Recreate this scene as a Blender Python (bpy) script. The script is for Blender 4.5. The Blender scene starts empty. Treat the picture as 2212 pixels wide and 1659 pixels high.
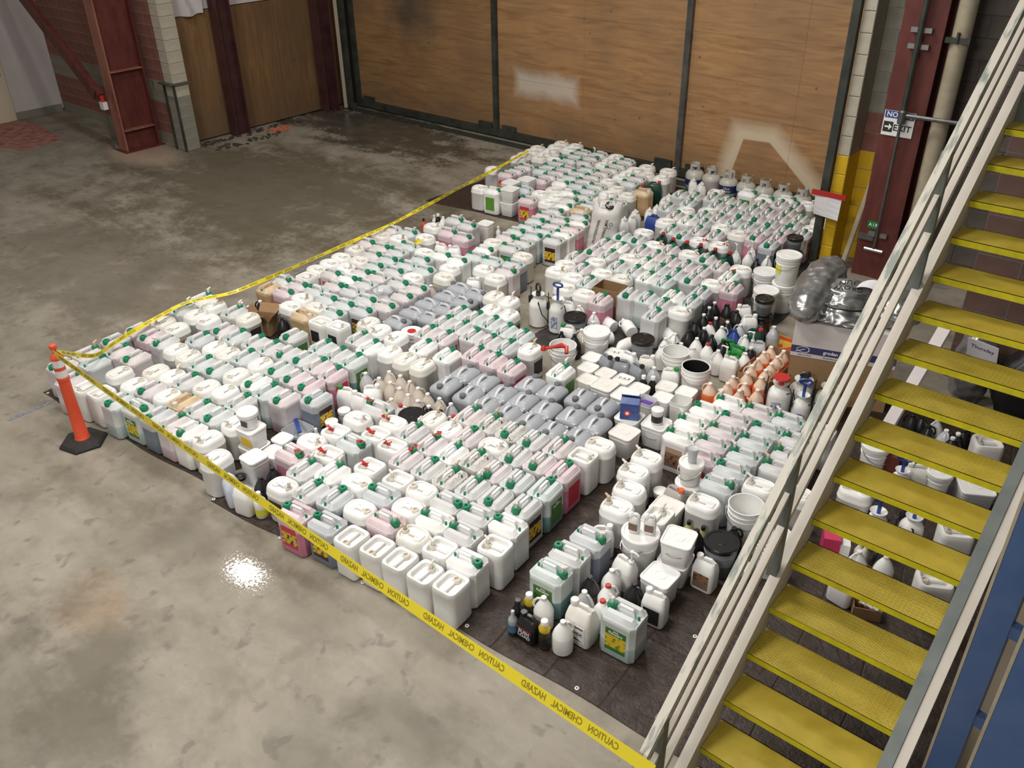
import bpy, bmesh, math, random
from mathutils import Vector, Matrix
from mathutils.bvhtree import BVHTree
from mathutils import noise as mnoise
random.seed(7)
S = bpy.context.scene
COL = S.collection
PI = math.pi

# ---------------------------------------------------------------- camera
CAM = Vector((0, 0, 4.94))
FPX = 1886.914
CR = Vector((0.76671432, 0.64184333, -0.01364888))
CD = Vector((0.32534309, -0.40679118, -0.85362334))
CF = Vector((-0.55344469, 0.65004467, -0.52071192))
cd = bpy.data.cameras.new('camera'); cam = bpy.data.objects.new('camera', cd); COL.objects.link(cam)
cam.matrix_world = Matrix(((CR.x, -CD.x, -CF.x, CAM.x), (CR.y, -CD.y, -CF.y, CAM.y), (CR.z, -CD.z, -CF.z, CAM.z), (0, 0, 0, 1)))
cd.sensor_fit = 'HORIZONTAL'; cd.sensor_width = 36; cd.lens = FPX / 2212 * 36; cd.clip_end = 200
S.camera = cam

def ray(px, py):
    return CR * ((px - 1106) / FPX) + CD * ((py - 829.5) / FPX) + CF
def at(px, py, z=0.0):                       # a spot of the photograph as a point at height z
    v = ray(px, py); return CAM + v * ((z - CAM.z) / v.z)
def atY(px, py, y):                          # ... on a wall plane y = const
    v = ray(px, py); return CAM + v * (y / v.y)
def atX(px, py, x):
    v = ray(px, py); return CAM + v * (x / v.x)

# ---------------------------------------------------------------- world and lamps
w = bpy.data.worlds.new('world'); S.world = w; w.use_nodes = True
w.node_tree.nodes['Background'].inputs[0].default_value = (1.0, 0.955, 0.89, 1)
w.node_tree.nodes['Background'].inputs[1].default_value = 0.22
def lamp(name, loc, sx, sy, power, col=(1, 0.965, 0.91), aim=None):
    l = bpy.data.lights.new(name, 'AREA'); l.shape = 'RECTANGLE'; l.size = sx; l.size_y = sy; l.energy = power; l.color = col
    o = bpy.data.objects.new(name, l); o.location = loc; COL.objects.link(o)
    if aim: o.rotation_euler = (Vector(aim) - Vector(loc)).to_track_quat('-Z', 'Y').to_euler()
    return o
lamp('ceiling_lamp_front', (-4.6, 3.4, 7.6), 2.4, 1.2, 430)
lamp('front_fill_lamp', (-2.5, -3.6, 7.2), 2.4, 1.2, 460, aim=(-4.0, 3.5, 0))  # unseen lamp added behind the camera to light the front faces
lamp('ceiling_lamp_middle', (-6.2, 8.2, 7.8), 2.4, 1.2, 470)
lamp('ceiling_lamp_glare', (-12.7, 6.5, 7.5), 1.1, 0.35, 190)
lamp('ceiling_lamp_near', (-8.6, 1.0, 7.6), 2.4, 1.2, 270)
lamp('ceiling_lamp_stair', (0.4, -0.6, 7.4), 1.6, 0.8, 110)
S.view_settings.view_transform = 'Standard'; S.view_settings.look = 'None'
S.view_settings.exposure = -0.50; S.view_settings.gamma = 1.0; S.view_settings.use_curve_mapping = False

# ---------------------------------------------------------------- mesh helper
class MB:
    def __init__(s): s.v = []; s.f = []; s.m = []
    def add(s, vs, fs, mi=0):
        b = len(s.v); s.v += [tuple(v) for v in vs]; s.f += [tuple(b + i for i in f) for f in fs]; s.m += [mi] * len(fs); return s
    def box(s, c, d, mi=0, rz=0, M=None):
        x, y, z = d[0] / 2, d[1] / 2, d[2] / 2
        vs = [Vector((a * x, b * y, e * z)) for e in (-1, 1) for a, b in ((-1, -1), (1, -1), (1, 1), (-1, 1))]
        R = M if M else Matrix.Rotation(rz, 3, 'Z')
        vs = [R @ v + Vector(c) for v in vs]
        return s.add(vs, [(3, 2, 1, 0), (4, 5, 6, 7), (0, 1, 5, 4), (1, 2, 6, 5), (2, 3, 7, 6), (3, 0, 4, 7)], mi)
    def bar(s, a, b, wd, ht, mi=0, up=(0, 0, 1)):
        a, b = Vector(a), Vector(b); t = (b - a).normalized(); u = Vector(up)
        x = t.cross(u)
        if x.length < 1e-4: x = t.cross(Vector((0, 1, 0)))
        x.normalize(); u = x.cross(t)
        vs = [p + x * (i * wd / 2) + u * (j * ht / 2) for p in (a, b) for i, j in ((-1, -1), (1, -1), (1, 1), (-1, 1))]
        return s.add(vs, [(0, 1, 2, 3), (7, 6, 5, 4), (0, 4, 5, 1), (1, 5, 6, 2), (2, 6, 7, 3), (3, 7, 4, 0)], mi)
    def loft(s, rings, mi=0, c0=True, c1=True, closed=True):
        n = len(rings[0]); b = len(s.v)
        for r in rings: s.v += [tuple(p) for p in r]
        k = 0
        for i in range(len(rings) - 1):
            for j in range(n if closed else n - 1):
                j2 = (j + 1) % n
                s.f.append((b + i * n + j, b + i * n + j2, b + (i + 1) * n + j2, b + (i + 1) * n + j)); k += 1
        if c0: s.f.append(tuple(b + j for j in reversed(range(n)))); k += 1
        if c1: s.f.append(tuple(b + (len(rings) - 1) * n + j for j in range(n))); k += 1
        s.m += [mi] * k; return s
    def lathe(s, prof, n=16, c=(0, 0), mi=0, c0=True, c1=True):
        return s.loft([[(c[0] + r * math.cos(2 * PI * j / n), c[1] + r * math.sin(2 * PI * j / n), z) for j in range(n)] for r, z in prof], mi, c0, c1)
    def tube(s, pts, r, n=6, mi=0):
        pts = [Vector(p) for p in pts]; rings = []; ref = Vector((0.13, 0.27, 1)).normalized()
        for i, p in enumerate(pts):
            t = (pts[min(i + 1, len(pts) - 1)] - pts[max(i - 1, 0)]).normalized()
            x = t.cross(ref)
            if x.length < 1e-3: x = t.cross(Vector((1, 0, 0)))
            x.normalize(); y = t.cross(x); rr = r[i] if isinstance(r, (list, tuple)) else r
            rings.append([p + x * rr * math.cos(2 * PI * k / n) + y * rr * math.sin(2 * PI * k / n) for k in range(n)])
        return s.loft(rings, mi)
    def mesh(s, name, mats, smooth=False):
        me = bpy.data.meshes.new(name); me.from_pydata(s.v, [], s.f)
        for m in (mats if isinstance(mats, (list, tuple)) else [mats]): me.materials.append(m)
        me.polygons.foreach_set('material_index', s.m)
        bm = bmesh.new(); bm.from_mesh(me); bmesh.ops.recalc_face_normals(bm, faces=bm.faces); bm.to_mesh(me); bm.free()
        if smooth:
            me.polygons.foreach_set('use_smooth', [True] * len(me.polygons)); me.set_sharp_from_angle(angle=math.radians(38))
        me.update(); return me
    def build(s, name, mats, parent=None, smooth=False):
        return link(name, s.mesh(name, mats, smooth), parent)
def link(name, me, parent=None):
    o = bpy.data.objects.new(name, me); COL.objects.link(o)
    if parent: o.parent = parent
    return o
def tag(o, label, cat, group=None):
    o['label'] = label; o['category'] = cat
    if group: o['group'] = group
    return o
def thing(name, label, cat, loc=(0, 0, 0), rz=0.0, group=None):
    o = bpy.data.objects.new(name, None); COL.objects.link(o); o.location = loc; o.rotation_euler = (0, 0, rz)
    o.empty_display_size = 0.1
    return tag(o, label, cat, group)
def struct(name, mb, mats, parent=None, smooth=False):
    o = mb.build(name, mats, parent, smooth)
    if not parent: o['kind'] = 'structure'
    return o
def rrect(wx, wy, r, z, n=3, cx=0, cy=0):
    pts = []
    for qx, qy, a0 in ((1, 1, 0), (-1, 1, 90), (-1, -1, 180), (1, -1, 270)):
        for k in range(n + 1):
            a = math.radians(a0 + 90 * k / n)
            pts.append((cx + qx * (wx / 2 - r) + r * math.cos(a), cy + qy * (wy / 2 - r) + r * math.sin(a), z))
    return pts
def copy_tree(o, parent=None):
    c = o.copy(); COL.objects.link(c); c.parent = parent
    for ch in o.children: copy_tree(ch, c)
    return c

# ---------------------------------------------------------------- materials
def mat(name, col, rough=0.5, metal=0.0, spec=0.5):
    m = bpy.data.materials.new(name); m.use_nodes = True; b = m.node_tree.nodes['Principled BSDF']
    b.inputs['Base Color'].default_value = (*col, 1); b.inputs['Roughness'].default_value = rough
    b.inputs['Metallic'].default_value = metal; b.inputs['Specular IOR Level'].default_value = spec
    return m
class NT:
    def __init__(s, m): s.m = m; s.t = m.node_tree; s.b = s.t.nodes['Principled BSDF']; s.tc = None
    def n(s, typ, **k):
        x = s.t.nodes.new(typ)
        for a, v in k.items(): setattr(x, a, v)
        return x
    def l(s, a, b): s.t.links.new(a, b)
    def co(s, kind='Object'):
        if not s.tc: s.tc = s.n('ShaderNodeTexCoord')
        return s.tc.outputs[kind]
    def mapping(s, scale=(1, 1, 1), loc=(0, 0, 0), rot=(0, 0, 0), kind='Object'):
        m = s.n('ShaderNodeMapping'); m.inputs['Scale'].default_value = scale; m.inputs['Location'].default_value = loc; m.inputs['Rotation'].default_value = rot
        s.l(s.co(kind), m.inputs['Vector']); return m.outputs[0]
    def noise(s, vec, scale, detail=4, rough=0.55, dist=0.0):
        x = s.n('ShaderNodeTexNoise'); x.inputs['Scale'].default_value = scale; x.inputs['Detail'].default_value = detail
        x.inputs['Roughness'].default_value = rough; x.inputs['Distortion'].default_value = dist; s.l(vec, x.inputs['Vector']); return x.outputs['Fac']
    def ramp(s, fac, stops):
        x = s.n('ShaderNodeValToRGB'); e = x.color_ramp.elements
        while len(e) < len(stops): e.new(0.5)
        for i, (p, c) in enumerate(stops):
            e[i].position = p; e[i].color = (*c, 1) if len(c) == 3 else c
        s.l(fac, x.inputs[0]); return x.outputs[0]
    def rng(s, fac, a, b, c=0.0, d=1.0):
        x = s.n('ShaderNodeMapRange'); x.inputs[1].default_value = a; x.inputs[2].default_value = b; x.inputs[3].default_value = c; x.inputs[4].default_value = d
        s.l(fac, x.inputs[0]); return x.outputs[0]
    def math(s, op, a, b=None):
        x = s.n('ShaderNodeMath', operation=op)
        for i, q in enumerate((a, b)):
            if q is None: continue
            if isinstance(q, (int, float)): x.inputs[i].default_value = q
            else: s.l(q, x.inputs[i])
        return x.outputs[0]
    def mix(s, fac, a, b, typ='MIX'):
        x = s.n('ShaderNodeMix', data_type='RGBA', blend_type=typ)
        for i, q in ((0, fac), (6, a), (7, b)):
            if isinstance(q, (int, float)): x.inputs[i].default_value = q
            elif isinstance(q, tuple): x.inputs[i].default_value = (*q, 1)
            else: s.l(q, x.inputs[i])
        return x.outputs[2]
    def xyz(s, vec=None):
        x = s.n('ShaderNodeSeparateXYZ'); s.l(vec or s.co(), x.inputs[0]); return x.outputs
    def bump(s, h, strength=0.3, dist=0.02):
        x = s.n('ShaderNodeBump'); x.inputs['Strength'].default_value = strength; x.inputs['Distance'].default_value = dist
        s.l(h, x.inputs['Height']); s.l(x.outputs[0], s.b.inputs['Normal'])
    def color(s, c): s.l(c, s.b.inputs['Base Color'])
    def rough(s, c): s.l(c, s.b.inputs['Roughness'])

def noisy(name, c1, c2, scale=6, rough=0.6, metal=0.0, bump=0.0, stretch=(1, 1, 1), detail=5, lo=0.35, hi=0.65):
    m = mat(name, c1, rough, metal); t = NT(m); v = t.mapping(stretch); f = t.noise(v, scale, detail)
    t.color(t.ramp(f, [(lo, c1), (hi, c2)]))
    if bump: t.bump(f, bump, 0.01)
    return m
def plastic(name, top, liquid=None, level=0.2, rough=0.42):
    # translucent plastic: the liquid inside shows through the wall up to its level
    m = mat(name, top, rough); t = NT(m); f = t.noise(t.co(), 9, 2)
    base = t.mix(t.rng(f, 0.3, 0.75), tuple(min(1, c * 1.03) for c in top), tuple(c * 0.94 for c in top))
    if liquid:
        z = t.xyz()[2]; k = t.rng(t.math('ADD', z, t.rng(f, 0, 1, -0.012, 0.012)), level + 0.006, level - 0.006)
        base = t.mix(k, base, liquid)
    t.color(base); t.b.inputs['Subsurface Weight'].default_value = 0.0
    return m

M = {}
M['clear'] = plastic('clear_plastic', (0.61, 0.61, 0.605), (0.55, 0.55, 0.55), 0.10)
M['pink'] = plastic('pink_plastic', (0.655, 0.60, 0.605), (0.60, 0.47, 0.50), 0.12)
M['teal'] = plastic('teal_plastic', (0.59, 0.625, 0.62), (0.42, 0.52, 0.51), 0.14)
M['dirty'] = plastic('dirty_clear_plastic', (0.60, 0.585, 0.56)); _t = NT(M['dirty']); _f = _t.noise(_t.co(), 45, 3, 0.6); _g = _t.noise(_t.co(), 11, 2)
_src = _t.b.inputs['Base Color'].links[0].from_socket; _t.color(_t.mix(_t.math('MULTIPLY', _t.rng(_f, 0.56, 0.62), _t.rng(_g, 0.45, 0.6)), _src, (0.06, 0.055, 0.035)))
M['teal2'] = plastic('teal_liquid_plastic', (0.60, 0.66, 0.64), (0.15, 0.27, 0.27), 0.17)
M['red'] = plastic('red_liquid_plastic', (0.67, 0.55, 0.575), (0.56, 0.20, 0.29), 0.25)
M['dark'] = plastic('dark_liquid_plastic', (0.56, 0.58, 0.60), (0.17, 0.20, 0.25), 0.26)
M['amber'] = plastic('amber_plastic', (0.62, 0.47, 0.30), (0.50, 0.33, 0.17), 0.30)
M['white'] = plastic('white_plastic', (0.85, 0.845, 0.825))
M['hand'] = plastic('pale_handle_plastic', (0.74, 0.735, 0.73))
M['cream'] = plastic('cream_plastic', (0.79, 0.77, 0.715))
M['offwhite'] = plastic('offwhite_plastic', (0.82, 0.81, 0.78))
M['grey'] = plastic('grey_plastic', (0.36, 0.375, 0.40), (0.20, 0.215, 0.235), 0.245)
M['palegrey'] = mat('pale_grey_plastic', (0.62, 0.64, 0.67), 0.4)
M['greycap'] = mat('grey_cap', (0.16, 0.165, 0.175), 0.5)
M['gcap'] = mat('green_cap', (0.012, 0.22, 0.105), 0.4)
M['hole'] = mat('dark_hole', (0.012, 0.03, 0.022), 0.8)
M['spout'] = mat('spout_plastic', (0.74, 0.70, 0.64), 0.4)
M['spoutb'] = mat('stained_spout_plastic', (0.56, 0.44, 0.31), 0.5)
M['neck'] = mat('beige_neck', (0.64, 0.60, 0.52), 0.5)
M['black'] = mat('black_plastic', (0.014, 0.014, 0.015), 0.32)
M['rubber'] = mat('black_hose', (0.010, 0.010, 0.011), 0.55)
M['wcap'] = mat('white_cap', (0.83, 0.82, 0.80), 0.4)
M['redcap'] = mat('red_cap', (0.50, 0.03, 0.025), 0.4)
M['tan'] = plastic('tan_plastic', (0.60, 0.53, 0.46), (0.52, 0.43, 0.36), 0.12)
M['orangeliq'] = plastic('orange_liquid_plastic', (0.76, 0.57, 0.43), (0.72, 0.17, 0.05), 0.17)
M['brownliq'] = plastic('brown_liquid_plastic', (0.45, 0.40, 0.38), (0.06, 0.02, 0.012), 0.17, 0.2)
M['orangecap'] = mat('orange_cap', (0.75, 0.12, 0.02), 0.4)
M['gclear'] = plastic('thin_clear_plastic', (0.50, 0.51, 0.53), None, rough=0.15)
M['gdark'] = plastic('smoky_clear_plastic', (0.27, 0.285, 0.31), (0.11, 0.12, 0.13), 0.12, 0.2)
M['palebl'] = plastic('pale_blue_plastic', (0.64, 0.68, 0.80))
M['greycont'] = plastic('grey_bottle_plastic', (0.52, 0.53, 0.56))
M['bluep'] = mat('blue_plastic', (0.022, 0.055, 0.26), 0.4)
M['navy'] = mat('navy_plastic', (0.02, 0.03, 0.12), 0.4)
M['greenp'] = mat('green_plastic', (0.02, 0.23, 0.04), 0.45)
M['dgreen'] = mat('dark_green_plastic', (0.008, 0.055, 0.038), 0.3)
M['purple'] = mat('purple_powder', (0.12, 0.05, 0.33), 0.8)
M['wire'] = mat('steel_wire', (0.45, 0.45, 0.45), 0.35, 0.9)
M['redtape'] = mat('red_tape', (0.42, 0.022, 0.02), 0.45)
M['goldb'] = plastic('gold_bottle', (0.60, 0.42, 0.03), (0.05, 0.05, 0.02), 0.16, 0.25)
M['yellowl'] = mat('yellow_label', (0.75, 0.72, 0.05), 0.5)
M['yellowg'] = mat('yellow_tub_label', (0.80, 0.50, 0.04), 0.5)
M['labelw'] = mat('label_white', (0.80, 0.80, 0.78), 0.5)
M['ink'] = mat('black_ink', (0.02, 0.02, 0.022), 0.6)
M['cardboard'] = noisy('cardboard', (0.33, 0.20, 0.10), (0.29, 0.175, 0.085), 30, 0.8, stretch=(1, 1, 6))
M['boxwhite'] = noisy('white_cardboard', (0.66, 0.61, 0.60), (0.62, 0.57, 0.56), 8, 0.7)
M['navyprint'] = mat('navy_print', (0.045, 0.04, 0.13), 0.6)
M['paper'] = mat('paper', (0.74, 0.72, 0.75), 0.7)
M['orange'] = noisy('orange_rubber', (0.72, 0.085, 0.03), (0.66, 0.075, 0.03), 20, 0.5)
M['reflect'] = mat('reflective_white', (0.72, 0.70, 0.68), 0.35)
M['baserub'] = noisy('recycled_rubber', (0.018, 0.017, 0.017), (0.055, 0.05, 0.048), 60, 0.75, lo=0.55, hi=0.75)
M['tape'] = mat('yellow_tape', (0.78, 0.64, 0.035), 0.3)
M['tapeink'] = mat('tape_ink', (0.25, 0.205, 0.012), 0.5)
M['cyl'] = noisy('tank_paint', (0.50, 0.49, 0.44), (0.44, 0.43, 0.38), 5, 0.35)
M['tanklabel'] = mat('tank_label_navy', (0.018, 0.028, 0.10), 0.4)
M['whitetext'] = mat('white_lettering', (0.85, 0.85, 0.85), 0.5)
M['silver'] = noisy('silver_foil_bag', (0.46, 0.46, 0.45), (0.28, 0.28, 0.275), 4, 0.27, 0.75)
def label_mat(name, head, mid, foot, blot, z0=0.06, z1=0.27, bl=0.52):
    m = mat(name, mid, 0.45); t = NT(m); z = t.xyz()[2]; h = z1 - z0
    f = t.noise(t.co(), 26, 3, 0.6)
    body = t.mix(t.rng(f, bl, bl + 0.06), mid, blot)
    c = t.mix(t.rng(z, z0 + h * 0.73, z0 + h * 0.735), body, head)
    c = t.mix(t.rng(z, z0 + h * 0.17, z0 + h * 0.165), c, foot)
    t.color(c); return m
M['L_gro'] = label_mat('label_green_yellow', (0.05, 0.18, 0.035), (0.74, 0.52, 0.03), (0.05, 0.18, 0.035), (0.16, 0.27, 0.03))
M['L_green'] = label_mat('label_green', (0.07, 0.19, 0.04), (0.085, 0.21, 0.05), (0.07, 0.19, 0.04), (0.07, 0.18, 0.04))
M['L_lime'] = label_mat('label_lime', (0.10, 0.30, 0.03), (0.11, 0.30, 0.04), (0.10, 0.30, 0.03), (0.06, 0.20, 0.03), bl=0.6)
M['L_red'] = label_mat('label_red', (0.55, 0.03, 0.06), (0.52, 0.04, 0.07), (0.55, 0.03, 0.06), (0.45, 0.03, 0.06))
M['L_micro'] = label_mat('label_red_yellow', (0.55, 0.04, 0.06), (0.76, 0.50, 0.02), (0.55, 0.04, 0.06), (0.05, 0.035, 0.08), bl=0.5)
M['L_bloom'] = label_mat('label_maroon_yellow', (0.03, 0.014, 0.018), (0.78, 0.50, 0.02), (0.04, 0.015, 0.02), (0.10, 0.10, 0.03), bl=0.5)
M['L_dark'] = label_mat('label_black', (0.02, 0.02, 0.022), (0.025, 0.025, 0.028), (0.02, 0.02, 0.022), (0.10, 0.09, 0.08), bl=0.6)
M['L_brown'] = label_mat('label_photo', (0.42, 0.30, 0.20), (0.28, 0.15, 0.08), (0.20, 0.13, 0.09), (0.08, 0.05, 0.04), bl=0.5)
M['L_purple'] = label_mat('label_green_purple', (0.16, 0.24, 0.06), (0.08, 0.12, 0.05), (0.09, 0.04, 0.08), (0.06, 0.03, 0.06), bl=0.5)

# ================================================================ the setting
YB = 13.37; XL = -16.22; YR = 11.3
# ---- floor
m = mat('concrete_floor', (0.3, 0.27, 0.22), 0.6); t = NT(m)
v = t.mapping((1, 1, 1)); vs = t.mapping((0.55, 1.5, 1), rot=(0, 0, 0.5))
big = t.noise(vs, 0.55, 7, 0.62, 0.6); mid_ = t.noise(v, 2.3, 6, 0.6); fine = t.noise(v, 14, 5, 0.6); spots = t.noise(v, 5.5, 3, 0.5, 0.4)
c = t.ramp(big, [(0.34, (0.145, 0.12, 0.083)), (0.5, (0.25, 0.218, 0.166)), (0.66, (0.32, 0.286, 0.228))])
c = t.mix(t.rng(mid_, 0.42, 0.72, 0, 0.8), c, (0.335, 0.301, 0.244), 'MIX')
c = t.mix(t.rng(mid_, 0.46, 0.30, 0, 0.55), c, (0.15, 0.125, 0.09), 'MIX')
c = t.mix(t.rng(fine, 0.4, 0.62, 0.0, 0.35), c, (0.25, 0.22, 0.18))
c = t.mix(t.rng(spots, 0.60, 0.68, 0, 0.6), c, (0.14, 0.125, 0.105))
X = t.xyz()
# darkened, oily patches in front of the doors and plywood, wettest in the corner
def blob(cx_, cy_, rx, ry, soft=0.55):
    a = t.math('DIVIDE', t.math('SUBTRACT', X[0], cx_), rx); b = t.math('DIVIDE', t.math('SUBTRACT', X[1], cy_), ry)
    d = t.math('SQRT', t.math('ADD', t.math('MULTIPLY', a, a), t.math('MULTIPLY', b, b)))
    d = t.math('ADD', d, t.math('MULTIPLY', t.math('SUBTRACT', big, 0.5), 2.2))
    d = t.math('ADD', d, t.math('MULTIPLY', t.math('SUBTRACT', mid_, 0.5), 1.3))
    return t.rng(t.math('ADD', d, t.math('MULTIPLY', t.math('SUBTRACT', fine, 0.5), 0.9)), 1.0 + soft * 0.2, 1.0 - soft * 0.7)
oil = blob(-12.4, 8.4, 4.0, 2.3); wet = blob(-14.2, 12.2, 3.4, 1.15, 0.35); oil2 = blob(-12.0, 4.8, 2.6, 1.4); oil3 = blob(-4.9, 0.6, 1.5, 1.0)
c = t.mix(t.math('MULTIPLY', oil, 0.8), c, (0.095, 0.076, 0.045))
c = t.mix(t.math('MULTIPLY', oil2, 0.6), c, (0.15, 0.125, 0.09))
c = t.mix(t.math('MULTIPLY', oil3, 0.4), c, (0.17, 0.15, 0.12))
c = t.mix(t.math('MULTIPLY', wet, 0.9), c, (0.055, 0.046, 0.034))
rust = blob(-5.7, 1.6, 0.5, 0.35); c = t.mix(t.math('MULTIPLY', rust, 0.4), c, (0.30, 0.17, 0.08))
for (px_, py_, rr, am) in ((150, 1290, .30, .55), (210, 1430, .42, .6), (200, 1560, .36, .6), (60, 1350, .26, .5), (300, 1480, .30, .4), (420, 1180, .34, .35), (700, 1330, .40, .3), (860, 1560, .36, .35), (640, 1600, .5, .3)):
    q_ = at(px_, py_); c = t.mix(t.math('MULTIPLY', blob(q_.x, q_.y, rr * 1.25, rr, 0.8), am), c, (0.115, 0.10, 0.07))
cloud = t.noise(t.mapping((0.8, 1.1, 1), (7, 3, 0), (0, 0, -0.4)), 1.15, 7, 0.68, 0.5); c = t.mix(t.rng(cloud, 0.52, 0.36, 0, 0.5), c, (0.15, 0.128, 0.095)); c = t.mix(t.rng(cloud, 0.56, 0.72, 0, 0.45), c, (0.40, 0.345, 0.28))
pinkd = blob(-16.3, 8.3, 1.0, 0.5); c = t.mix(t.math('MULTIPLY', pinkd, 0.5), c, (0.52, 0.36, 0.28))
t.color(c)
pg = at(530, 1237)
a = t.math('DIVIDE', t.math('SUBTRACT', X[0], pg.x), 0.20); b = t.math('DIVIDE', t.math('SUBTRACT', X[1], pg.y), 0.17)
dd = t.math('SQRT', t.math('ADD', t.math('MULTIPLY', a, a), t.math('MULTIPLY', b, b)))
spill = t.rng(t.math('ADD', dd, t.math('MULTIPLY', t.math('SUBTRACT', t.noise(v, 46, 4, 0.7), 0.5), 5.5)), 0.85, 0.65)
r_ = t.math('SUBTRACT', t.rng(big, 0.3, 0.7, 0.50, 0.62), t.math('MULTIPLY', wet, 0.30))
r_ = t.math('MULTIPLY', r_, t.math('SUBTRACT', 1.0, t.math('MULTIPLY', spill, 0.9))); t.rough(r_)
t.bump(fine, 0.12, 0.004)
fb = MB()
fb.add([(-26, -6, 0), (7, -6, 0), (7, 14.4, 0), (-26, 14.4, 0), (-26, -6, -0.2), (7, -6, -0.2), (7, 14.4, -0.2), (-26, 14.4, -0.2)],
       [(0, 1, 2, 3), (7, 6, 5, 4), (0, 4, 5, 1), (1, 5, 6, 2), (2, 6, 7, 3), (3, 7, 4, 0)])
struct('floor', fb, m)
# painted blue guide lines on the floor beside the tarps
M['blueline'] = noisy('worn_blue_paint', (0.10, 0.14, 0.22), (0.27, 0.25, 0.22), 18, 0.7, lo=0.4, hi=0.62)
g = MB(); p0, p1 = at(18, 908), at(112, 868); g.bar((p0.x, p0.y, 0.002), (p1.x, p1.y, 0.002), 0.05, 0.003)
struct('trim_1', g, M['blueline'])
g = MB(); p0, p1 = at(560, 632), at(700, 560); g.bar((p0.x, p0.y, 0.002), (p1.x, p1.y, 0.002), 0.05, 0.003)
struct('trim_2', g, M['blueline'])

# ---- plywood doors in the back wall
def ply(name, seed, patch=None, arc=None, soot=None, dark=1.0, vertical=False):
    m = mat(name, (0.4, 0.24, 0.12), 0.55); t = NT(m)
    st = (0.5, 0.5, 5) if not vertical else (5, 5, 0.5)
    v = t.mapping(st, (seed, seed * 2, 0)); g = t.noise(v, 2.2, 7, 0.62, 0.9); g2 = t.noise(t.mapping((1, 1, 1), (seed, 3, 1)), 0.9, 4)
    kn = t.n('ShaderNodeTexVoronoi'); kn.inputs['Scale'].default_value = 2.6; t.l(t.mapping((1, 1, 1), (seed * 3, 0, 0)), kn.inputs['Vector'])
    a, b_, c_ = (0.46, 0.255, 0.112), (0.37, 0.20, 0.085), (0.26, 0.13, 0.052)
    a, b_, c_ = [tuple(x * dark for x in q) for q in (a, b_, c_)]
    c = t.ramp(g, [(0.3, c_), (0.48, b_), (0.68, a)])
    c = t.mix(t.rng(g2, 0.38, 0.66, 0, 0.5), c, tuple(x * dark for x in (0.22, 0.135, 0.075)))
    c = t.mix(t.rng(kn.outputs['Distance'], 0.075, 0.03, 0, 0.7), c, (0.10, 0.05, 0.025))
    Xx = t.xyz(); wob = t.math('MULTIPLY', t.math('SUBTRACT', t.noise(t.co(), 3.0, 4), 0.5), 0.5)
    # darker brown toward the foot of the sheets
    c = t.mix(t.rng(t.math('ADD', Xx[2], wob), 0.75, 0.1, 0, 0.45), c, (0.13, 0.085, 0.05))
    if patch:
        x0, x1, z0, z1 = patch
        dx = t.math('SUBTRACT', t.math('ABSOLUTE', t.math('SUBTRACT', Xx[0], (x0 + x1) / 2)), (x1 - x0) / 2)
        dz = t.math('SUBTRACT', t.math('ABSOLUTE', t.math('SUBTRACT', Xx[2], (z0 + z1) / 2)), (z1 - z0) / 2)
        d = t.math('ADD', t.math('MAXIMUM', dx, dz), t.math('MULTIPLY', wob, 0.35))
        c = t.mix(t.rng(d, 0.08, -0.14, 0, 0.8), c, (0.62, 0.55, 0.46))
    if arc:
        ds = []
        for (ax, az), (bx, bz) in arc:           # half planes of the stencilled shape, outward normals
            ex, ez = bx - ax, bz - az; L = math.hypot(ex, ez); nx, nz = -ez / L, ex / L
            ds.append(t.math('ADD', t.math('ADD', t.math('MULTIPLY', Xx[0], nx), t.math('MULTIPLY', Xx[2], nz)), -(ax * nx + az * nz)))
        d = ds[0]
        for q in ds[1:]: d = t.math('MAXIMUM', d, q)
        k = t.math('MULTIPLY', t.rng(d, 0.0, 0.025), t.rng(t.math('ADD', d, t.math('MULTIPLY', wob, 0.25)), 0.36, 0.12))
        c = t.mix(t.math('MULTIPLY', k, 0.85), c, (0.66, 0.55, 0.40))
    if soot:
        dx = t.math('DIVIDE', t.math('SUBTRACT', Xx[0], soot[0]), soot[2]); dz = t.math('DIVIDE', t.math('SUBTRACT', Xx[2], soot[1]), soot[3])
        d = t.math('ADD', t.math('SQRT', t.math('ADD', t.math('MULTIPLY', dx, dx), t.math('MULTIPLY', dz, dz))), t.math('MULTIPLY', wob, 2.2))
        c = t.mix(t.rng(d, 1.3, 0.2, 0, 0.8), c, (0.055, 0.05, 0.042))
    t.color(c); t.bump(g, 0.08, 0.004); return m
M['darksteel'] = noisy('dark_green_steel', (0.022, 0.027, 0.022), (0.05, 0.052, 0.044), 4, 0.5)
M['galv'] = noisy('dull_galvanised', (0.17, 0.17, 0.165), (0.10, 0.10, 0.10), 5, 0.4, 0.6)
wp = lambda px, py: (lambda q: (q.x, q.z))(atY(px, py, YB))
tl, tr, lb, rb = wp(1607, 302), wp(1662, 310), wp(1585, 360), wp(1712, 372)
arc = [(lb, tl), (tl, tr), (tr, rb)]
pz = [wp(1114, 152), wp(1246, 226)]
PM = [ply('plywood_sooty', 1.3, soot=(wp(885, 20)[0], 2.2, 0.75, 0.62), dark=0.82), ply('plywood_patched', 5.1, patch=(pz[0][0], pz[1][0], pz[1][1], pz[0][1] + 0.02)), ply('plywood_stencilled', 9.7, arc=arc)]
spans = [(-15.72, -11.70), (-11.60, -7.52), (-7.42, -3.6)]
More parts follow.
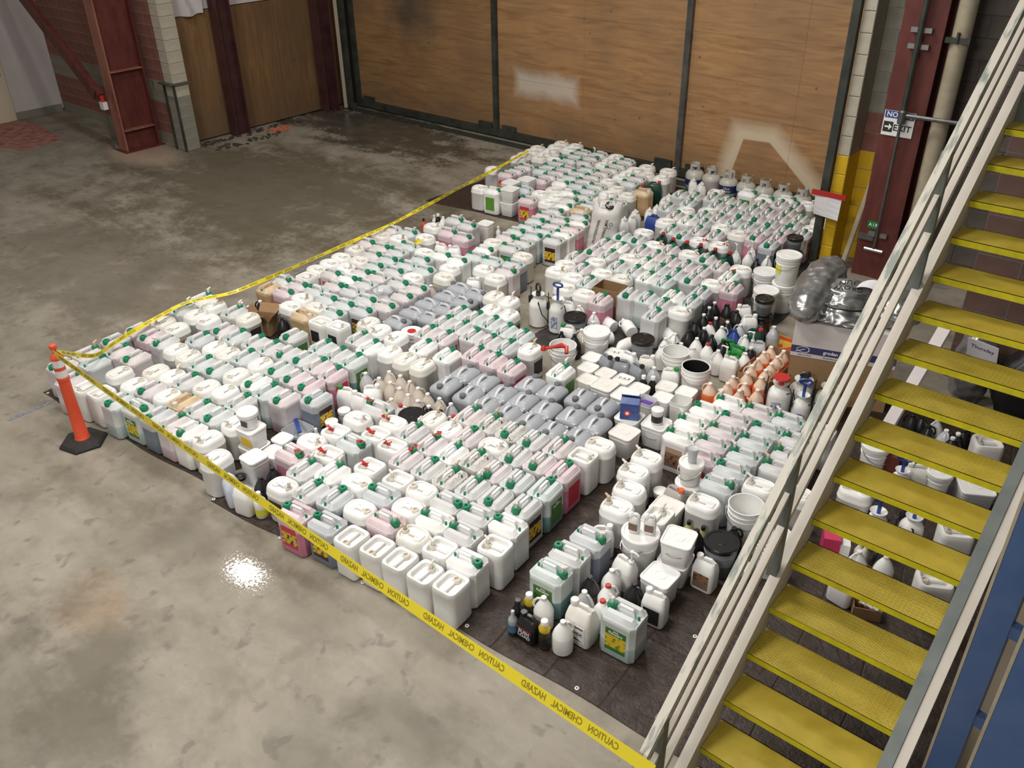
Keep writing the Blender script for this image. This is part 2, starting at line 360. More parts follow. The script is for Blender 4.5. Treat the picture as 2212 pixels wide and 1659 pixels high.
for i, (x0, x1) in enumerate(spans):
    root = bpy.data.objects.new('door_%d' % (i + 1), None); COL.objects.link(root); root['kind'] = 'structure'
    for k in range(4):                                     # plywood sheets laid on their long side
        z0 = 0.17 if k == 0 else 1.2 + 1.22 * (k - 1); z1 = 1.2 + 1.22 * k; nn = 2; wd = (x1 - x0) / nn
        for j in range(nn):
            MB().box((x0 + wd * (j + 0.5), YB + 0.012, (z0 + z1) / 2), (wd - 0.003, 0.024, z1 - z0 - 0.003)).build('plywood_sheet', PM[i], root)
    fr = MB(); fr.box(((x0 + x1) / 2, YB - 0.03, 0.10), (x1 - x0 + 0.1, 0.07, 0.13)); fr.build('bottom_rail', M['darksteel'], root)
    for xx in ((x0 - 0.05), x1 + 0.05)[0:2 if i == 2 else 1]:
        MB().box((xx, YB - 0.035, 2.5), (0.10, 0.08, 4.9)).build('stile', M['galv'] if i == 2 and xx < -7 else M['darksteel'], root)
    for xx in (x0 + 0.28, x1 - 0.24):
        MB().box((xx, YB - 0.045, 0.22), (0.34, 0.05, 0.11)).build('roller_bracket', M['darksteel'], root)
g = MB(); g.box((-9.8, YB - 0.36, 0.012), (12.2, 0.05, 0.024)); g.box((-9.8, YB - 0.22, 0.012), (12.2, 0.05, 0.024)); g.box((-9.8, YB - 0.29, 0.004), (12.2, 0.1, 0.008))
struct('trim_3', g, M['darksteel'])                        # floor track of the sliding doors
M['backing'] = mat('dark_backing', (0.05, 0.045, 0.04), 0.8)
struct('wall_back', MB().box((-7, YB + 0.28, 3.2), (20.5, 0.3, 6.8)), M['backing'])
# ---- masonry helpers
def block_wall(parent, p0, dx, n, z0, rows, bl, bh, th, mats, pick, joint=0.009, half=True):
    meshes = {}
    ang = math.atan2(dx[1], dx[0])
    for r in range(rows):
        off = 0.0 if (r % 2 == 0 or not half) else -bl / 2
        x = off
        while x < n - 0.02:
            a, b = max(0.0, x), min(n, x + bl)
            if b - a > 0.05:
                L = round(b - a, 3); mi = pick(r, a)
                if (L, mi) not in meshes:
                    mb = MB(); q = 0.006; w_, h_ = L - joint, bh - joint
                    mb.loft([[(-w_ / 2, 0, -h_ / 2), (w_ / 2, 0, -h_ / 2), (w_ / 2, 0, h_ / 2), (-w_ / 2, 0, h_ / 2)],
                             [(-w_ / 2, -th + q, -h_ / 2), (w_ / 2, -th + q, -h_ / 2), (w_ / 2, -th + q, h_ / 2), (-w_ / 2, -th + q, h_ / 2)],
                             [(-w_ / 2 + q, -th, -h_ / 2 + q), (w_ / 2 - q, -th, -h_ / 2 + q), (w_ / 2 - q, -th, h_ / 2 - q), (-w_ / 2 + q, -th, h_ / 2 - q)]])
                    meshes[(L, mi)] = mb.mesh('block', mats[mi])
                o = link('block', meshes[(L, mi)], parent)
                c = (a + b) / 2; o.location = (p0[0] + dx[0] * c, p0[1] + dx[1] * c, z0 + bh * (r + 0.5)); o.rotation_euler = (0, 0, ang)
            x += bl
M['redblock'] = noisy('red_painted_block', (0.19, 0.072, 0.052), (0.25, 0.105, 0.08), 4, 0.75, bump=0.15)
M['greyblock'] = noisy('grey_green_block', (0.20, 0.19, 0.15), (0.26, 0.245, 0.20), 4, 0.8, bump=0.15)
M['paleblock'] = noisy('pale_painted_block', (0.38, 0.34, 0.27), (0.46, 0.42, 0.34), 5, 0.75, bump=0.12)
M['darkblock'] = noisy('shade_darkened_block', (0.085, 0.068, 0.058), (0.12, 0.098, 0.085), 4, 0.7, bump=0.12)  # base colour darkened to carry the shade on the right-hand wall
M['yellowblock'] = noisy('yellow_painted_block', (0.68, 0.43, 0.012), (0.60, 0.37, 0.012), 5, 0.5, bump=0.1)
M['mortar'] = noisy('mortar', (0.30, 0.19, 0.15), (0.26, 0.16, 0.13), 20, 0.85)
M['mortargrey'] = noisy('grey_mortar', (0.40, 0.36, 0.29), (0.34, 0.31, 0.25), 20, 0.85)
M['mortardark'] = noisy('dark_mortar', (0.14, 0.12, 0.105), (0.11, 0.095, 0.085), 20, 0.85)
M['redsteel'] = noisy('oxide_red_steel', (0.085, 0.016, 0.013), (0.13, 0.03, 0.023), 3.5, 0.5, stretch=(2, 2, 0.6))
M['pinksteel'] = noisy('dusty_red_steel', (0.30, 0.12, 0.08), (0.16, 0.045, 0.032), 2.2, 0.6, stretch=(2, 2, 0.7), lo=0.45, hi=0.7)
M['maroon'] = noisy('maroon_steel', (0.045, 0.017, 0.019), (0.075, 0.03, 0.03), 3, 0.35)
M['whitewall'] = noisy('white_panel_paint', (0.60, 0.56, 0.55), (0.56, 0.52, 0.51), 1.5, 0.6)
M['creampaint'] = noisy('cream_paint', (0.58, 0.49, 0.37), (0.54, 0.45, 0.34), 1.5, 0.6)
# ---- left end: red block wall facing the room, white partition, red steel column
root = MB().box((-19.0, 9.12, 2.0), (4.3, 0.2, 4.0)).build('wall_left_block', M['mortar']); root['kind'] = 'structure'
block_wall(root, (-21.05, 9.03), (1, 0), 4.25, 0.0, 18, 0.41, 0.205, 0.012, [M['redblock'], M['greyblock']], lambda r, a: 1 if (r in (4, 5) or r == 0) else 0)
root = MB().box((-16.45, 9.12, 2.0), (0.8, 0.2, 4.0)).build('wall_left_return', M['mortar']); root['kind'] = 'structure'
block_wall(root, (-16.84, 9.03), (1, 0), 0.76, 0.0, 18, 0.41, 0.205, 0.012, [M['redblock'], M['greyblock']], lambda r, a: 1 if (r in (4, 5) or r == 0) else 0)
w0 = struct('wall_left_partition', MB().box((-21.17, 8.0, 2.2), (0.2, 2.1, 4.3)), M['whitewall'])
struct('baseboard_left', MB().box((-21.05, 8.45, 0.075), (0.04, 1.05, 0.15)), M['greyblock'])
dr = struct('door_4', MB().box((-21.03, 7.30, 1.6), (0.06, 1.25, 3.19)), M['creampaint'])
MB().box((-20.985, 7.82, 1.05), (0.05, 0.035, 0.16)).build('handle', M['galv'], dr)
cx0, cx1 = -16.98, -16.72
col = thing('steel_column', 'tall oxide-red steel column with welded stiffeners before the red block wall', 'column', (-16.85, 8.5, 0))
MB().box((0, 0.0, 2.5), (0.03, 0.66, 5)).build('web', M['redsteel'], col)
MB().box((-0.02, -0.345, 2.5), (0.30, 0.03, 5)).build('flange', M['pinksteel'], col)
MB().box((-0.02, 0.345, 2.5), (0.30, 0.03, 5)).build('flange', M['redsteel'], col)
for z in (atX(260, 152, -16.8).z, atX(296, 276, -16.8).z):
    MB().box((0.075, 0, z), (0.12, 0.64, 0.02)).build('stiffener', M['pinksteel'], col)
MB().box((0, 0, 0.01), (0.42, 0.85, 0.02)).build('base_plate', M['redsteel'], col)
br = thing('steel_brace', 'diagonal red steel brace running up from the red column to the upper wall', 'brace', (-16.9, 8.12, 0))
MB().bar((-0.22, -0.06, 1.02), (-3.6, -0.06, 3.6), 0.16, 0.15).build('bar', M['redsteel'], br)
MB().bar((-0.22, -0.15, 1.08), (-3.6, -0.15, 3.67), 0.03, 0.22).build('flange', M['redsteel'], br)
jb = thing('junction_box', 'small metal outlet box on a conduit clipped to the red column', 'electrical box', (-17.1, 8.08, 0))
MB().tube([(0, 0, 0.02), (0, 0, 0.80)], 0.018, 8).build('conduit', M['galv'], jb)
MB().box((0, 0, 0.86), (0.14, 0.09, 0.14)).build('box', M['reflect'], jb)
MB().box((0.04, 0, 0.30), (0.16, 0.05, 0.03)).build('strap', M['galv'], jb)
cup = MB().lathe([(0.035, 0.0), (0.045, 0.13), (0.047, 0.13), (0.040, 0.125)], 12).build('paper_cup', M['redcap']); cup.location = (-17.1, 8.08, 0.93)
tag(cup, 'red paper cup left on the outlet box by the red column', 'cup')
pr = bpy.data.objects.new('wall_left_pilaster', None); COL.objects.link(pr); pr['kind'] = 'structure'
MB().box((-15.98, 9.05, 2.0), (0.30, 0.30, 4.0)).build('core', M['mortargrey'], pr)
block_wall(pr, (-16.13, 8.9), (1, 0), 0.30, 0.0, 20, 0.30, 0.205, 0.012, [M['paleblock'], M['greyblock']], lambda r, a: 1 if r < 5 else 0, half=False)
block_wall(pr, (-15.83, 8.9), (0, 1), 0.30, 0.0, 20, 0.30, 0.205, 0.012, [M['paleblock'], M['greyblock']], lambda r, a: 1 if r < 5 else 0, half=False)
zl = atY(385, 187, 8.85).z
MB().box((-15.97, 9.0, zl), (0.42, 0.44, 0.03)).build('steel_ledge', M['galv'], pr)
for dx_ in (-0.18, 0.16):
    MB().box((-15.98 + dx_, 8.88, zl / 2), (0.045, 0.03, zl)).build('edge_angle', M['darksteel'], pr)
# plywood lined wall between the steel posts
PV = ply('plywood_upright', 3.3, dark=0.55, vertical=True)
wl = struct('wall_left', MB().box((XL - 0.17, 11.3, 3.2), (0.2, 4.3, 6.4)), M['backing'])
yy = 9.22
while yy < 13.3:
    L = min(1.22, 13.33 - yy); MB().box((XL - 0.02, yy + L / 2, 1.22), (0.024, L - 0.006, 2.38)).build('plywood_sheet', PV, wl); yy += 1.22
MB().box((XL - 0.03, 11.3, 3.2), (0.02, 4.1, 1.55)).build('wall_board', M['whitewall'], wl)
g = MB(); N = 14                                         # sagging white wrap above the first sheet
for j in range(N + 1):
    pass
rings = []
for j in range(9):
    z = 2.36 + j * 0.12
    rings.append([(XL + 0.02 + 0.06 * math.sin(k * 0.9 + j * 0.8) * (0.3 + 0.7 * math.sin(PI * k / N)) + 0.05, 9.25 + 0.75 * k / N, z + 0.015 * math.sin(k * 0.6)) for k in range(N + 1)])
g.loft(rings, 0, False, False, False); g.build('plastic_wrap', M['whitewall'], wl, True)
def ibeam(name, label, x, y, rz, h=5.0, wd=0.26, dp=0.32, mt='maroon'):
    r = thing(name, label, 'column', (x, y, 0), rz, 'maroon wall posts' if mt == 'maroon' else None)
    MB().box((0, 0, h / 2), (0.02, dp - 0.05, h)).build('web', M[mt], r)
    for s in (-1, 1): MB().box((0, s * (dp / 2 - 0.0125), h / 2), (wd, 0.025, h)).build('flange', M[mt], r)
    return r
ibeam('steel_post', 'dark maroon steel post standing between two plywood sheets', -16.02, 10.28, PI / 2 * 0)
ibeam('steel_post', 'dark maroon steel post beside the dark door corner', -16.02, 12.68, 0)
g = struct('trim_4', MB().box((-15.80, 13.1, 2.5), (0.10, 0.10, 5.0)), M['darksteel'])
struct('trim_5', MB().box((-15.93, 13.05, 2.5), (0.05, 0.06, 5.0)), M['creampaint'])
# ---- right end: block pier, yellow dado, red column, pipe
cr = bpy.data.objects.new('wall_right', None); COL.objects.link(cr); cr['kind'] = 'structure'
MB().box((-3.95, YR + 0.25, 3.15), (0.155, 0.36, 3.3)).build('pier_core', M['mortargrey'], cr); MB().box((-3.95, YR + 0.25, 0.75), (0.155, 0.36, 1.5)).build('pier_foot', M['yellowblock'], cr)
block_wall(cr, (-4.03, YR + 0.07), (1, 0), 0.16, 0.0, 19, 0.16, 0.25, 0.015, [M['paleblock'], M['yellowblock']], lambda r, a: 1 if r < 6 else 0, half=False)
MB().box((-3.60, YR + 0.55, 2.4), (0.62, 0.2, 4.8)).build('recess_core', M['mortargrey'], cr)
block_wall(cr, (-3.88, YR + 0.45), (1, 0), 0.55, 0.0, 19, 0.41, 0.25, 0.012, [M['greyblock'], M['yellowblock'], M['redblock']], lambda r, a: 1 if r < 6 else (2 if r < 8 else 0))
MB().box((0.6, YR + 0.6, 2.9), (7.6, 0.2, 5.8)).build('dark_core', M['mortardark'], cr)
block_wall(cr, (-3.2, YR + 0.5), (1, 0), 4.6, 0.0, 19, 0.5, 0.25, 0.012, [M['darkblock']], lambda r, a: 0)
struct('trim_6', MB().box((-4.09, YR + 0.02, 2.4), (0.10, 0.10, 4.8)), M['darksteel'])
rc = thing('steel_column', 'broad oxide-red steel column carrying the exit notice', 'column', (-3.28, YR - 0.02, 0))
MB().box((0, 0, 2.45), (0.49, 0.03, 4.9)).build('front_flange', M['redsteel'], rc)
MB().box((0, 0.16, 2.45), (0.03, 0.30, 4.9)).build('web', M['redsteel'], rc)
MB().box((0, 0.31, 2.45), (0.49, 0.03, 4.9)).build('back_flange', M['redsteel'], rc)
M['pipe'] = noisy('cream_pipe', (0.42, 0.36, 0.26), (0.33, 0.28, 0.20), 6, 0.55)
dp = thing('downpipe', 'fat cream-painted downpipe with an iron clamp beside the red column', 'pipe', (-2.88, YR + 0.10, 0))
MB().lathe([(0.105, 0.0), (0.105, 4.9)], 20).build('pipe', M['pipe'], dp, True)
MB().box((0.0, -0.10, 3.03), (0.27, 0.04, 0.06)).build('clamp', M['darksteel'], dp)
MB().tube([(0.0, -0.125, 3.0), (0.0, -0.125, 3.12)], 0.018, 8).build('bolt', M['darksteel'], dp)
cdt = thing('conduit', 'thin steel air line running down the red column to a brass tee', 'pipe', (-3.27, YR - 0.125, 0))
MB().tube([(0, 0, 0.42), (0, 0, 2.14)], 0.019, 8).build('lower_pipe', M['galv'], cdt, True)
MB().tube([(0, 0, 2.14), (0, 0, 4.8)], 0.035, 8).build('upper_pipe', M['darksteel'], cdt, True)
MB().tube([(0, 0, 2.16), (0.75, 0.02, 2.16)], 0.026, 8).build('side_branch', M['galv'], cdt, True)
MB().lathe([(0.045, 2.06), (0.05, 2.08), (0.05, 2.2), (0.04, 2.22)], 10).build('elbow', M['galv'], cdt)
MB().tube([(-0.12, 0, 0.42), (0.12, 0, 0.42)], 0.026, 8).build('tee', M['wire'], cdt)
for z in (3.12, 2.94, 0.62):
    for s in (-1, 1):
        MB().box((s * 0.075, 0.045, z), (0.085, 0.05, 0.055)).build('strut_clamp', M['wire'], cdt)
MB().box((-0.14, 0.05, 0.56), (0.2, 0.05, 0.07)).build('strut', M['galv'], cdt)
def text(body, size, loc, rot, mt, parent, name='lettering', align='CENTER', ext=0.0008, mirror=False, bold=0.0):
    cu = bpy.data.curves.new(name, 'FONT'); cu.body = body; cu.size = size; cu.align_x = align; cu.align_y = 'CENTER'; cu.extrude = ext; cu.offset = bold; cu.resolution_u = 2
    o = bpy.data.objects.new(name, cu); COL.objects.link(o)
    bpy.context.view_layer.update()
    me = bpy.data.meshes.new_from_object(o.evaluated_get(bpy.context.evaluated_depsgraph_get())); bpy.data.objects.remove(o); bpy.data.curves.remove(cu)
    me.name = name; me.materials.clear(); me.materials.append(M[mt] if isinstance(mt, str) else mt)
    if mirror:
        for vtx in me.vertices: vtx.co.x = -vtx.co.x
        me.flip_normals()
    o = link(name, me, parent); o.location = loc; o.rotation_euler = rot
    return o
VERT = (PI / 2, 0, 0)                                     # text standing on a face that looks to -Y
M['signblue'] = mat('sign_blue', (0.035, 0.065, 0.26), 0.4)
sg = thing('exit_sign', 'blue and white exit notice with an arrow on the red column', 'sign', (-3.32, YR - 0.047, 2.03))
MB().box((0, 0, 0), (0.37, 0.006, 0.30)).build('plate', M['labelw'], sg)
MB().box((0, -0.004, 0.105), (0.35, 0.003, 0.085)).build('header', M['signblue'], sg)
text('NOTICE', 0.085, (0, -0.006, 0.103), VERT, 'whitetext', sg, bold=0.001)
MB().box((-0.115, -0.004, -0.045), (0.115, 0.003, 0.125)).build('arrow_panel', M['ink'], sg)
g = MB(); g.add([(-0.155, -0.0065, -0.055), (-0.105, -0.0065, -0.055), (-0.105, -0.0065, -0.085), (-0.068, -0.0065, -0.045), (-0.105, -0.0065, -0.005), (-0.105, -0.0065, -0.035), (-0.155, -0.0065, -0.035)], [(0, 1, 2, 3, 4, 5, 6)])
g.build('arrow', M['whitetext'], sg)
text('EXIT', 0.105, (0.055, -0.005, -0.05), VERT, 'ink', sg, bold=0.002)
M['airgreen'] = mat('air_sign_green', (0.02, 0.17, 0.045), 0.4)
sg = thing('air_sign', 'small green air-line plate low on the red column', 'sign', (-3.36, YR - 0.042, 0.20 + 0.52))
MB().box((0, 0, 0), (0.15, 0.004, 0.10)).build('plate', M['airgreen'], sg)
for ch_, dx_ in (('A', -.04), ('I', 0.0), ('R', .04)): text(ch_, 0.06, (dx_, -0.003, 0), VERT, 'whitetext', sg, bold=0.001)
# paper held with red tape to the dark door post
pp = thing('paper_notice', 'white paper sheet hung with red tape from the yellow block pier', 'notice', (-3.99, YR - 0.06, 0.90))
g = MB(); g.loft([[(-0.18, -0.03 + 0.02 * j * j * 0.1, 0.10 - 0.075 * j), (0.0, -0.045 + 0.004 * j, 0.095 - 0.075 * j), (0.18, -0.03 - 0.006 * j, 0.09 - 0.075 * j)] for j in range(5)], 0, False, False, False)
g.build('sheet', M['paper'], pp)
MB().box((0.0, -0.04, 0.11), (0.46, 0.012, 0.07)).build('red_tape', M['redtape'], pp)
ah = MB(); ah.tube([(-3.68, YR + 0.02, 0.03), (-3.60, YR + 0.36, 1.25)], 0.04, 8)
tag(ah.build('leaning_pole', M['pipe'], None, True), 'pale wooden pole leaning against the yellow blocks', 'pole')
# hatched safety marking on the floor, red bars over orange
M['hazy'] = noisy('orange_floor_paint', (0.68, 0.38, 0.03), (0.58, 0.32, 0.04), 8, 0.6)
M['hazr'] = noisy('red_floor_paint', (0.55, 0.065, 0.02), (0.46, 0.06, 0.02), 8, 0.6)
fm = bpy.data.objects.new('floor_marking', None); COL.objects.link(fm)
tag(fm, 'orange floor marking with red diagonal stripes beside the tall white box', 'floor marking')
hz = [at(1612, 775), at(1668, 715), at(1728, 740), at(1705, 800)]
g = MB(); g.add([(p.x, p.y, 0.004) for p in hz] + [(p.x, p.y, 0.0) for p in hz], [(0, 1, 2, 3), (0, 4, 5, 1), (1, 5, 6, 2), (2, 6, 7, 3), (3, 7, 4, 0)]); g.build('paint_field', M['hazy'], fm)
for a_, b_ in (((1622, 772), (1672, 718)), ((1650, 745), (1690, 748)), ((1640, 765), (1722, 752)), ((1680, 728), (1724, 742)), ((1632, 782), (1700, 775))):
    p, q = at(*a_), at(*b_); MB().bar((p.x, p.y, 0.006), (q.x, q.y, 0.006), 0.07, 0.004).build('stripe', M['hazr'], fm)
# reddish scuffed mat before the cream door
M['matred'] = noisy('red_floor_mat', (0.26, 0.075, 0.055), (0.36, 0.20, 0.155), 7, 0.8, stretch=(2.2, 0.7, 1), lo=0.42, hi=0.58)
q = [at(0, 262), at(66, 262), at(135, 300), at(60, 325), at(0, 318)]
g = MB(); g.add([(p.x, p.y, 0.006) for p in q] + [(p.x, p.y, 0.0) for p in q], [(0, 1, 2, 3, 4), (0, 5, 6, 1), (1, 6, 7, 2), (2, 7, 8, 3), (3, 8, 9, 4), (4, 9, 5, 0)])
tag(g.build('floor_mat', M['matred']), 'flat reddish patterned mat in front of the cream door', 'mat')
M['orangecrumb'] = noisy('orange_scrap', (0.62, 0.19, 0.10), (0.5, 0.14, 0.08), 12, 0.8)
g = MB(); o0 = at(608, 281)
for k in range(26):
    a = random.uniform(0, 2 * PI); r = random.uniform(0, 1); g.box((o0.x + 0.24 * r * math.cos(a), o0.y + 0.33 * r * math.sin(a), 0.02), (random.uniform(.04, .12), random.uniform(.03, .08), random.uniform(.02, .04)), 0, random.uniform(0, 3))
o = g.build('orange_scraps', M['orangecrumb']); o['kind'] = 'stuff'; tag(o, 'small heap of crumbled orange scraps by the plywood wall', 'debris')
M['dirt'] = noisy('dark_debris', (0.03, 0.022, 0.015), (0.09, 0.07, 0.05), 20, 0.9)
g = MB()
for k in range(150):
    px_, py_ = random.choice((((430, 312), (690, 243)), ((470, 318), (600, 285)), ((700, 240), (770, 232))))
    f_ = random.random(); p = at(px_[0] + (py_[0] - px_[0]) * f_ + random.uniform(-8, 8), px_[1] + (py_[1] - px_[1]) * f_ + random.uniform(0, 9))
    g.box((max(p.x, XL + 0.1), min(p.y, 13.1), 0.012), (random.uniform(.02, .10), random.uniform(.02, .07), 0.024), 0, random.uniform(0, 3))
o = g.build('swept_debris', M['dirt']); o['kind'] = 'stuff'; tag(o, 'dark leaf litter and dirt swept along the plywood wall', 'debris')

# ================================================================ stairs
SX0, SX1, RUN, RISE, NT_ = -1.31, -0.43, 0.2442, 0.1912, 18
Y0 = 3.46 - 3 * RUN; 
M['tread'] = mat('yellow_tread_paint', (0.42, 0.31, 0.02), 0.45); t = NT(M['tread'])
v = t.mapping((1, 1, 1)); a1 = t.mapping((28, 75, 1), rot=(0, 0, 0.8)); a2 = t.mapping((28, 75, 1), (0.5, 0.5, 0), rot=(0, 0, -0.8))
vo = []
for q in (a1, a2):
    x = t.n('ShaderNodeTexVoronoi'); x.inputs['Scale'].default_value = 1.0; x.inputs['Randomness'].default_value = 0.0; t.l(q, x.inputs['Vector']); vo.append(t.rng(x.outputs['Distance'], 0.42, 0.25))
chk = t.n('ShaderNodeTexChecker'); chk.inputs['Scale'].default_value = 36; t.l(v, chk.inputs['Vector'])
h = t.math('ADD', t.math('MULTIPLY', vo[0], chk.outputs['Fac']), t.math('MULTIPLY', vo[1], t.math('SUBTRACT', 1.0, chk.outputs['Fac'])))
wear = t.noise(t.mapping((1, 1, 1)), 5, 4)
c = t.ramp(wear, [(0.35, (0.40, 0.29, 0.028)), (0.65, (0.50, 0.38, 0.05))]); t.color(t.mix(t.math('MULTIPLY', h, 0.38), c, (0.26, 0.22, 0.03)))
t.bump(h, 0.55, 0.004)
M['nosing'] = noisy('bright_yellow_nosing', (0.66, 0.57, 0.012), (0.50, 0.46, 0.018), 14, 0.45)
M['railpaint'] = noisy('cream_rail_paint', (0.60, 0.55, 0.48), (0.54, 0.49, 0.42), 3, 0.5)
M['railworn'] = noisy('scuffed_rail_paint', (0.56, 0.52, 0.45), (0.24, 0.27, 0.24), 6, 0.5, stretch=(4, 0.8, 0.8), lo=0.50, hi=0.62)
M['greengrey'] = noisy('grey_green_steel', (0.115, 0.135, 0.125), (0.16, 0.175, 0.165), 5, 0.5)
st = thing('staircase', 'open steel staircase with yellow checker-plate treads and cream rails', 'staircase', (0, 0, 0))
for i in range(1, NT_):
    y = Y0 + i * RUN; z = i * RISE
    tr_ = MB().box(((SX0 + SX1) / 2, y + 0.128, z - 0.003), (SX1 - SX0, 0.256, 0.006)).build('tread', M['tread'], st)
    MB().box(((SX0 + SX1) / 2, y + 0.003, z - 0.025), (SX1 - SX0, 0.006, 0.048)).build('nosing', M['nosing'], tr_)
    MB().box(((SX0 + SX1) / 2, y + 0.253, z - 0.02), (SX1 - SX0, 0.006, 0.04)).build('back_lip', M['tread'], tr_)
    for sx in (SX0 - 0.0, SX1 + 0.0): MB().box((sx + (0.02 if sx == SX0 else -0.02), y + 0.13, z - 0.035), (0.04, 0.20, 0.055)).build('cleat', M['greengrey'], tr_)
sl = RISE / RUN; ya, yb = Y0 - 0.05, Y0 + NT_ * RUN + 0.05
za, zb = (ya - Y0) * sl, (yb - Y0) * sl
ax = Vector((0, 1, sl)).normalized(); up = Vector((0, -sl, 1)).normalized()
def sbar(name, x, dz, wd, ht, mt, y0=ya, y1=yb, zoff=0.0):
    return MB().bar((x, y0, (y0 - Y0) * sl + dz), (x, y1, (y1 - Y0) * sl + dz), wd, ht).build(name, M[mt], st)
sbar('stringer', SX0 - 0.012, -0.04, 0.02, 0.20, 'railpaint', ya + 0.14)
sbar('stringer_flange', SX0 - 0.035, 0.085, 0.065, 0.015, 'railpaint', ya + 0.14)
sbar('stringer', SX1 + 0.012, -0.02, 0.02, 0.20, 'greengrey', ya + 0.14)
sbar('stringer_flange', SX1 + 0.045, 0.105, 0.05, 0.015, 'greengrey', ya + 0.14)
sbar('stringer_channel', SX1 + 0.10, 0.07, 0.055, 0.05, 'railpaint', ya + 0.14)
xr = SX0 - 0.055
for dz, nm, mt, d_ in ((0.98, 'handrail', 'railworn', 0.05), (0.72, 'mid_rail', 'railpaint', 0.03), (0.46, 'mid_rail', 'railpaint', 0.045)):
    sbar(nm, xr, dz, d_, d_, mt, ya - 0.15)
for yp in (Y0 + 0.06, 4.06, 5.74):
    zp = (yp - Y0) * sl
    MB().bar((xr - 0.005, yp, max(0.0, zp + 0.06)), (xr - 0.005, yp, zp + 0.98), 0.065, 0.05, up=(0, 1, 0)).build('post', M['greengrey'], st)
# landing at the head of the stairs
zt = NT_ * RISE
struct('floor_landing', MB().box((1.2, 9.2, zt - 0.1), (5.1, 4.2, 0.2)), M['greengrey'])
wn = MB().box((1.0, 9.35, 1.7), (5.4, 0.2, 3.4)).build('wall_right_stair', M['mortardark']); wn['kind'] = 'structure'
M['brickdark'] = noisy('brown_painted_block', (0.10, 0.052, 0.042), (0.135, 0.075, 0.06), 4, 0.75, bump=0.12)
block_wall(wn, (-1.7, 9.26), (1, 0), 4.5, 0.0, 16, 0.41, 0.205, 0.012, [M['brickdark']], lambda r, a: 0)
# ---- blue rack uprights right of the stairs
M['rackblue'] = noisy('blue_rack_steel', (0.040, 0.088, 0.21), (0.065, 0.115, 0.25), 3, 0.4)
def upright(label, px, py, z, wd, dp_, h, extra=0):
    p = at(px, py, z); rk = thing('rack_frame', label, 'rack', (p.x, p.y, 0), math.radians(-8))
    MB().box((0, 0, h / 2), (wd, dp_, h)).build('upright', M['rackblue'], rk)
    MB().box((-wd / 2 - .012, 0, h / 2), (.014, dp_ * .5, h)).build('edge_strip', M['pipe'], rk)
    MB().box((0, 0, .005), (wd + .06, dp_ + .06, .01)).build('base_plate', M['rackblue'], rk)
    for k in range(extra): MB().box((wd / 2 + .03, .0, .6 + .62 * k), (.10, .05, .07)).build('brace', M['rackblue'], rk)
    return rk
upright('blue steel rack upright close beside the staircase', 2125, 1420, 1.6, .125, .06, 3.1, 4)
upright('wide blue steel rack post with bolted bracket', 2200, 1560, 1.9, .17, .09, 2.75)
p = at(2160, 1480, 1.2); bw_ = MB().box((p.x, p.y, 1.0), (.12, .05, 2.0), rz=math.radians(-8)).build('pale_board', M['creampaint']); tag(bw_, 'upright pale wood board between the two blue rack posts', 'board')
gp = thing('pipe_rail', 'dull galvanised pipe with an elbow beside the right stringer', 'pipe', (-0.21, 4.15, 0))
MB().tube([(0, 0, 0.0), (0, 0, 1.0)], 0.03, 10).build('standpipe', M['galv'], gp, True)
MB().tube([(0, 0, 0.98), (0.0, 0.05, 1.06), (0.06, 0.1, 1.08), (0.16, 0.1, 1.08)], 0.042, 10).build('elbow', M['galv'], gp, True)
MB().tube([(0.0, 0.03, 1.05), (0.0, 0.9, 1.75)], 0.03, 10).build('rail', M['galv'], gp, True)

# ================================================================ tarps
M['tarp'] = mat('brown_tarp', (0.05, 0.034, 0.026), 0.36); t = NT(M['tarp'])
f1 = t.noise(t.mapping((1, 1, 1)), 6, 6, 0.65, 1.4); f2 = t.noise(t.mapping((1, 1, 1)), 26, 4, 0.6, 0.8)
t.color(t.ramp(f1, [(0.3, (0.027, 0.0165, 0.011)), (0.7, (0.047, 0.030, 0.0215))])); t.rough(t.rng(f2, 0.3, 0.7, 0.40, 0.6))
dv = t.n('ShaderNodeVectorMath', operation='ADD'); nzv = t.n('ShaderNodeTexNoise'); nzv.inputs['Scale'].default_value = 1.6; t.l(t.co(), nzv.inputs['Vector'])
sc_ = t.n('ShaderNodeVectorMath', operation='SCALE'); sc_.inputs['Scale'].default_value = 0.10; t.l(nzv.outputs['Color'], sc_.inputs[0]); t.l(t.mapping((1, 1, 1), rot=(0, 0, -0.10)), dv.inputs[0]); t.l(sc_.outputs[0], dv.inputs[1])
Xt = t.xyz(dv.outputs[0])
def fold(q, pitch, ph):                                    # sharp creases left by folding
    fr_ = t.math('FRACT', t.math('ADD', t.math('DIVIDE', q, pitch), ph)); return t.rng(t.math('ABSOLUTE', t.math('SUBTRACT', fr_, 0.5)), 0.0, 0.022, 1.0, 0.0)
fo = t.math('MAXIMUM', fold(Xt[0], 0.46, 0.2), t.math('MULTIPLY', fold(Xt[1], 1.1, 0.6), 0.5))
t.bump(t.math('ADD', t.math('ADD', t.math('MULTIPLY', f1, 0.9), t.math('MULTIPLY', f2, 0.35)), t.math('MULTIPLY', fo, -0.26)), 0.8, 0.028)
M['tarpblack'] = noisy('black_tarp', (0.018, 0.016, 0.015), (0.04, 0.034, 0.03), 9, 0.45, bump=0.5)
